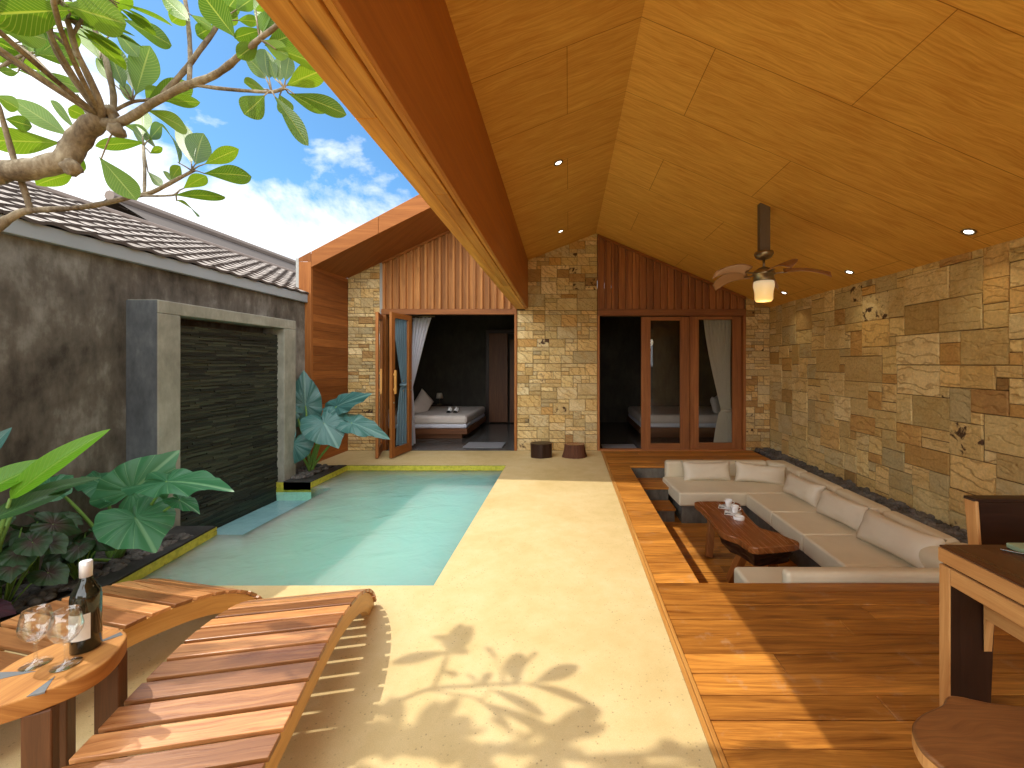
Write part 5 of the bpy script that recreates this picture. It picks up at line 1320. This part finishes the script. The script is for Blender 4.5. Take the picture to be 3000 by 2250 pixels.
# further rosettes above and beside the picture, part of the same crown
def rosette(c, n_, L, seed, tiltv=(0, 0, 1)):
    rd = random.Random(seed)
    for i in range(n_):
        a = 2 * math.pi * i / n_ * 1.0 + rd.uniform(-.2, .2) ; el = rd.uniform(-.15, .7)
        d_ = Vector((math.cos(a) * math.cos(el), math.sin(a) * math.cos(el), math.sin(el))).normalized(); l_ = L * rd.uniform(.7, 1.1)
        p = Vector(c) + d_ * .07
        pet.tube([tuple(c), tuple(p)], .004, 5)
        long_leaf(cr, p, p + d_ * l_, l_ * .36, Vector((rd.uniform(-.3, .3), rd.uniform(-.3, .3), 1)), rd, .05, .2)
for i_, (nx_, ny_, nY) in enumerate(nodes):
    c_ = T1(nx_, ny_, nY); rd = random.Random(200 + i_)
    if nx_ > 1500 or ny_ > 780 or nx_ > 760 or ny_ > 420 or (nY > 2.0 and nx_ > 90): continue
    for j_ in range(7):
        a_ = rd.uniform(0, 6.28); el_ = rd.uniform(-.2, .8)
        dd = Vector((math.cos(a_) * math.cos(el_), abs(math.sin(a_)) * math.cos(el_) + .15, math.sin(el_))).normalized(); l_ = rd.uniform(.13, .23)
        p_ = c_ + dd * .05; pet.tube([tuple(c_), tuple(p_)], .003, 5)
        long_leaf(cr, p_, p_ + dd * l_, l_ * .38, Vector((rd.uniform(-.3, .3), rd.uniform(-.6, -.2), 1)), rd, .05, .2)
ros = [(-1.62, 1.35, 3.02), (-1.95, 1.55, 3.05), (-2.3, 1.30, 2.85), (-1.85, 1.05, 2.75), (-2.6, 1.62, 2.95), (-2.15, 1.75, 3.05)]
for i, c_ in enumerate(ros): rosette(c_, 9, .26, 60 + i)
hub = T1(600, 700, 2.05)
for i, c_ in enumerate(ros):
    m_ = (hub + Vector(c_)) / 2 + Vector((-.1, -.05, .03)); pet.tube(catmull([tuple(hub), tuple(m_), c_], 6), [lerp(.012, .007, k_ / 12) for k_ in range(13)], 8)
cr.build('crown', M['frangi'], tree)
pet_n = len(bt_.v)
for f_, u_, t_, m_, sm_ in zip(pet.f, pet.uv, pet.t, pet.mi, pet.sm): bt_.f.append([i_ + pet_n for i_ in f_]); bt_.uv.append(u_); bt_.t.append(t_); bt_.mi.append(m_); bt_.sm.append(sm_)
bt_.v += pet.v
bt_.build('trunk', M['barktree'], tree)

# ------------------------------------------------------------------ light, sky, camera
SUN = Vector((-.76, .22, 1)).normalized()
el = math.asin(SUN.z); az = math.atan2(SUN.x, SUN.y)
ld = bpy.data.lights.new('sun', 'SUN'); ld.energy = 3.75; ld.angle = R(.53); ld.color = (1, .93, .80)
lo = bpy.data.objects.new('sun', ld); COL.objects.link(lo); lo.rotation_euler = SUN.to_track_quat('Z', 'Y').to_euler(); lo.location = (-8, 2, 10)
W = bpy.data.worlds.new('World'); S.world = W; W.use_nodes = True
nt = W.node_tree; nt.nodes.clear()
class WT(NT):
    def __init__(self, t): self.t = t
T = WT(nt)
out = T.n('ShaderNodeOutputWorld'); GLOW = 4.0
sky = nt.nodes.new('ShaderNodeTexSky'); sky.sky_type = 'NISHITA'; sky.sun_disc = False; sky.sun_elevation = el; sky.sun_rotation = az
sky.air_density = 1.0; sky.dust_density = .4; sky.ozone_density = 1.6
skyc = T.mix(1.0, sky.outputs[0], (.62, 1.0, 1.18), 'MULTIPLY')
d_ = T.coord('Generated'); sp3 = T.n('ShaderNodeSeparateXYZ', Vector=d_)
n1 = T.noise(T.map(d_, (1, 1, 1.5), (3.1, 1.4, .3)), 3.2, 9, .58, .25)
n2 = T.noise(T.map(d_, (1, 1, 1.2), (.6, 5.4, 1.3)), 9, 6, .6, .2)
bias = T.math('ADD', T.math('MULTIPLY', sp3.outputs[0], -.42), T.math('MULTIPLY', sp3.outputs[2], -.50))
dt_ = T.n('ShaderNodeVectorMath', _operation='DOT_PRODUCT', i0=T.n('ShaderNodeVectorMath', _operation='NORMALIZE', i0=d_).outputs[0], i1=(-.40, .80, .45)).outputs['Value']
clear = T.ramp(dt_, [(.90, 0.0), (.985, .16)])
bias = T.math('SUBTRACT', bias, clear)
low = T.ramp(sp3.outputs[2], [(.17, .24), (.36, 0.0)])
bias = T.math('ADD', bias, low)
f = T.math('ADD', T.math('MULTIPLY_ADD', n1, .78, T.math('MULTIPLY', n2, .20)), bias)
cf = T.ramp(f, [(.40, 0.0), (.46, .55), (.53, 1.0)])
cc = T.ramp(T.math('MULTIPLY_ADD', n2, .6, T.math('MULTIPLY', n1, .4)), [(.35, (7.0, 7.6, 8.4)), (.6, (9.5, 9.6, 9.8))])
sd_ = T.n('ShaderNodeVectorMath', _operation='DOT_PRODUCT', i0=T.n('ShaderNodeVectorMath', _operation='NORMALIZE', i0=d_).outputs[0], i1=tuple(SUN)).outputs['Value']
glow = T.ramp(sd_, [(.62, 0.0), (.93, .06), (1.0, .22)])
up_ = T.ramp(sp3.outputs[2], [(.52, 0.0), (.80, .40)])  # unseen clouds overhead brightened, added as fill light
back = T.ramp(T.math('MULTIPLY', sp3.outputs[1], -1.0), [(.0, 0.0), (.5, .58)])  # unseen bright cloud behind the camera, added as fill light
glow = T.math('ADD', glow, T.math('MAXIMUM', up_, back))
cc = T.mix(1.0, cc, T.n('ShaderNodeCombineColor', i0=T.math('MULTIPLY_ADD', glow, GLOW, 1.0), i1=T.math('MULTIPLY_ADD', glow, GLOW * .97, 1.0), i2=T.math('MULTIPLY_ADD', glow, GLOW * .9, 1.0)).outputs[0], 'MULTIPLY')
cf = T.math('MAXIMUM', cf, T.math('MAXIMUM', T.ramp(sd_, [(.90, 0.0), (.97, 1.0)]), T.math('MAXIMUM', T.ramp(up_, [(.1, 0.0), (.5, .9)]), T.ramp(back, [(.1, 0.0), (.4, .9)]))))
mixc = T.mix(cf, skyc, cc)
bg = T.n('ShaderNodeBackground', Color=mixc, Strength=.15)
nt.links.new(bg.outputs[0], out.inputs[0])
cd = bpy.data.cameras.new('camera'); co = bpy.data.objects.new('camera', cd); COL.objects.link(co); S.camera = co
co.location = (0, 0, CH); co.rotation_euler = (R(90), 0, 0)
cd.sensor_width = 36; cd.sensor_fit = 'HORIZONTAL'; cd.lens = 36 * F / 2212; cd.shift_x = -(CX - 1106) / 2212; cd.shift_y = -(829.5 - CY) / 2212
cd.clip_start = .05; cd.clip_end = 2000
S.view_settings.view_transform = 'Standard'; S.view_settings.look = 'None'; S.view_settings.exposure = 0; S.view_settings.gamma = 1
S.cycles.use_denoising = True; S.cycles.max_bounces = 12; S.cycles.diffuse_bounces = 7; S.cycles.glossy_bounces = 4; S.cycles.transparent_max_bounces = 16; S.cycles.transmission_bounces = 4
S.cycles.caustics_reflective = False; S.cycles.caustics_refractive = False; S.cycles.sample_clamp_indirect = 6
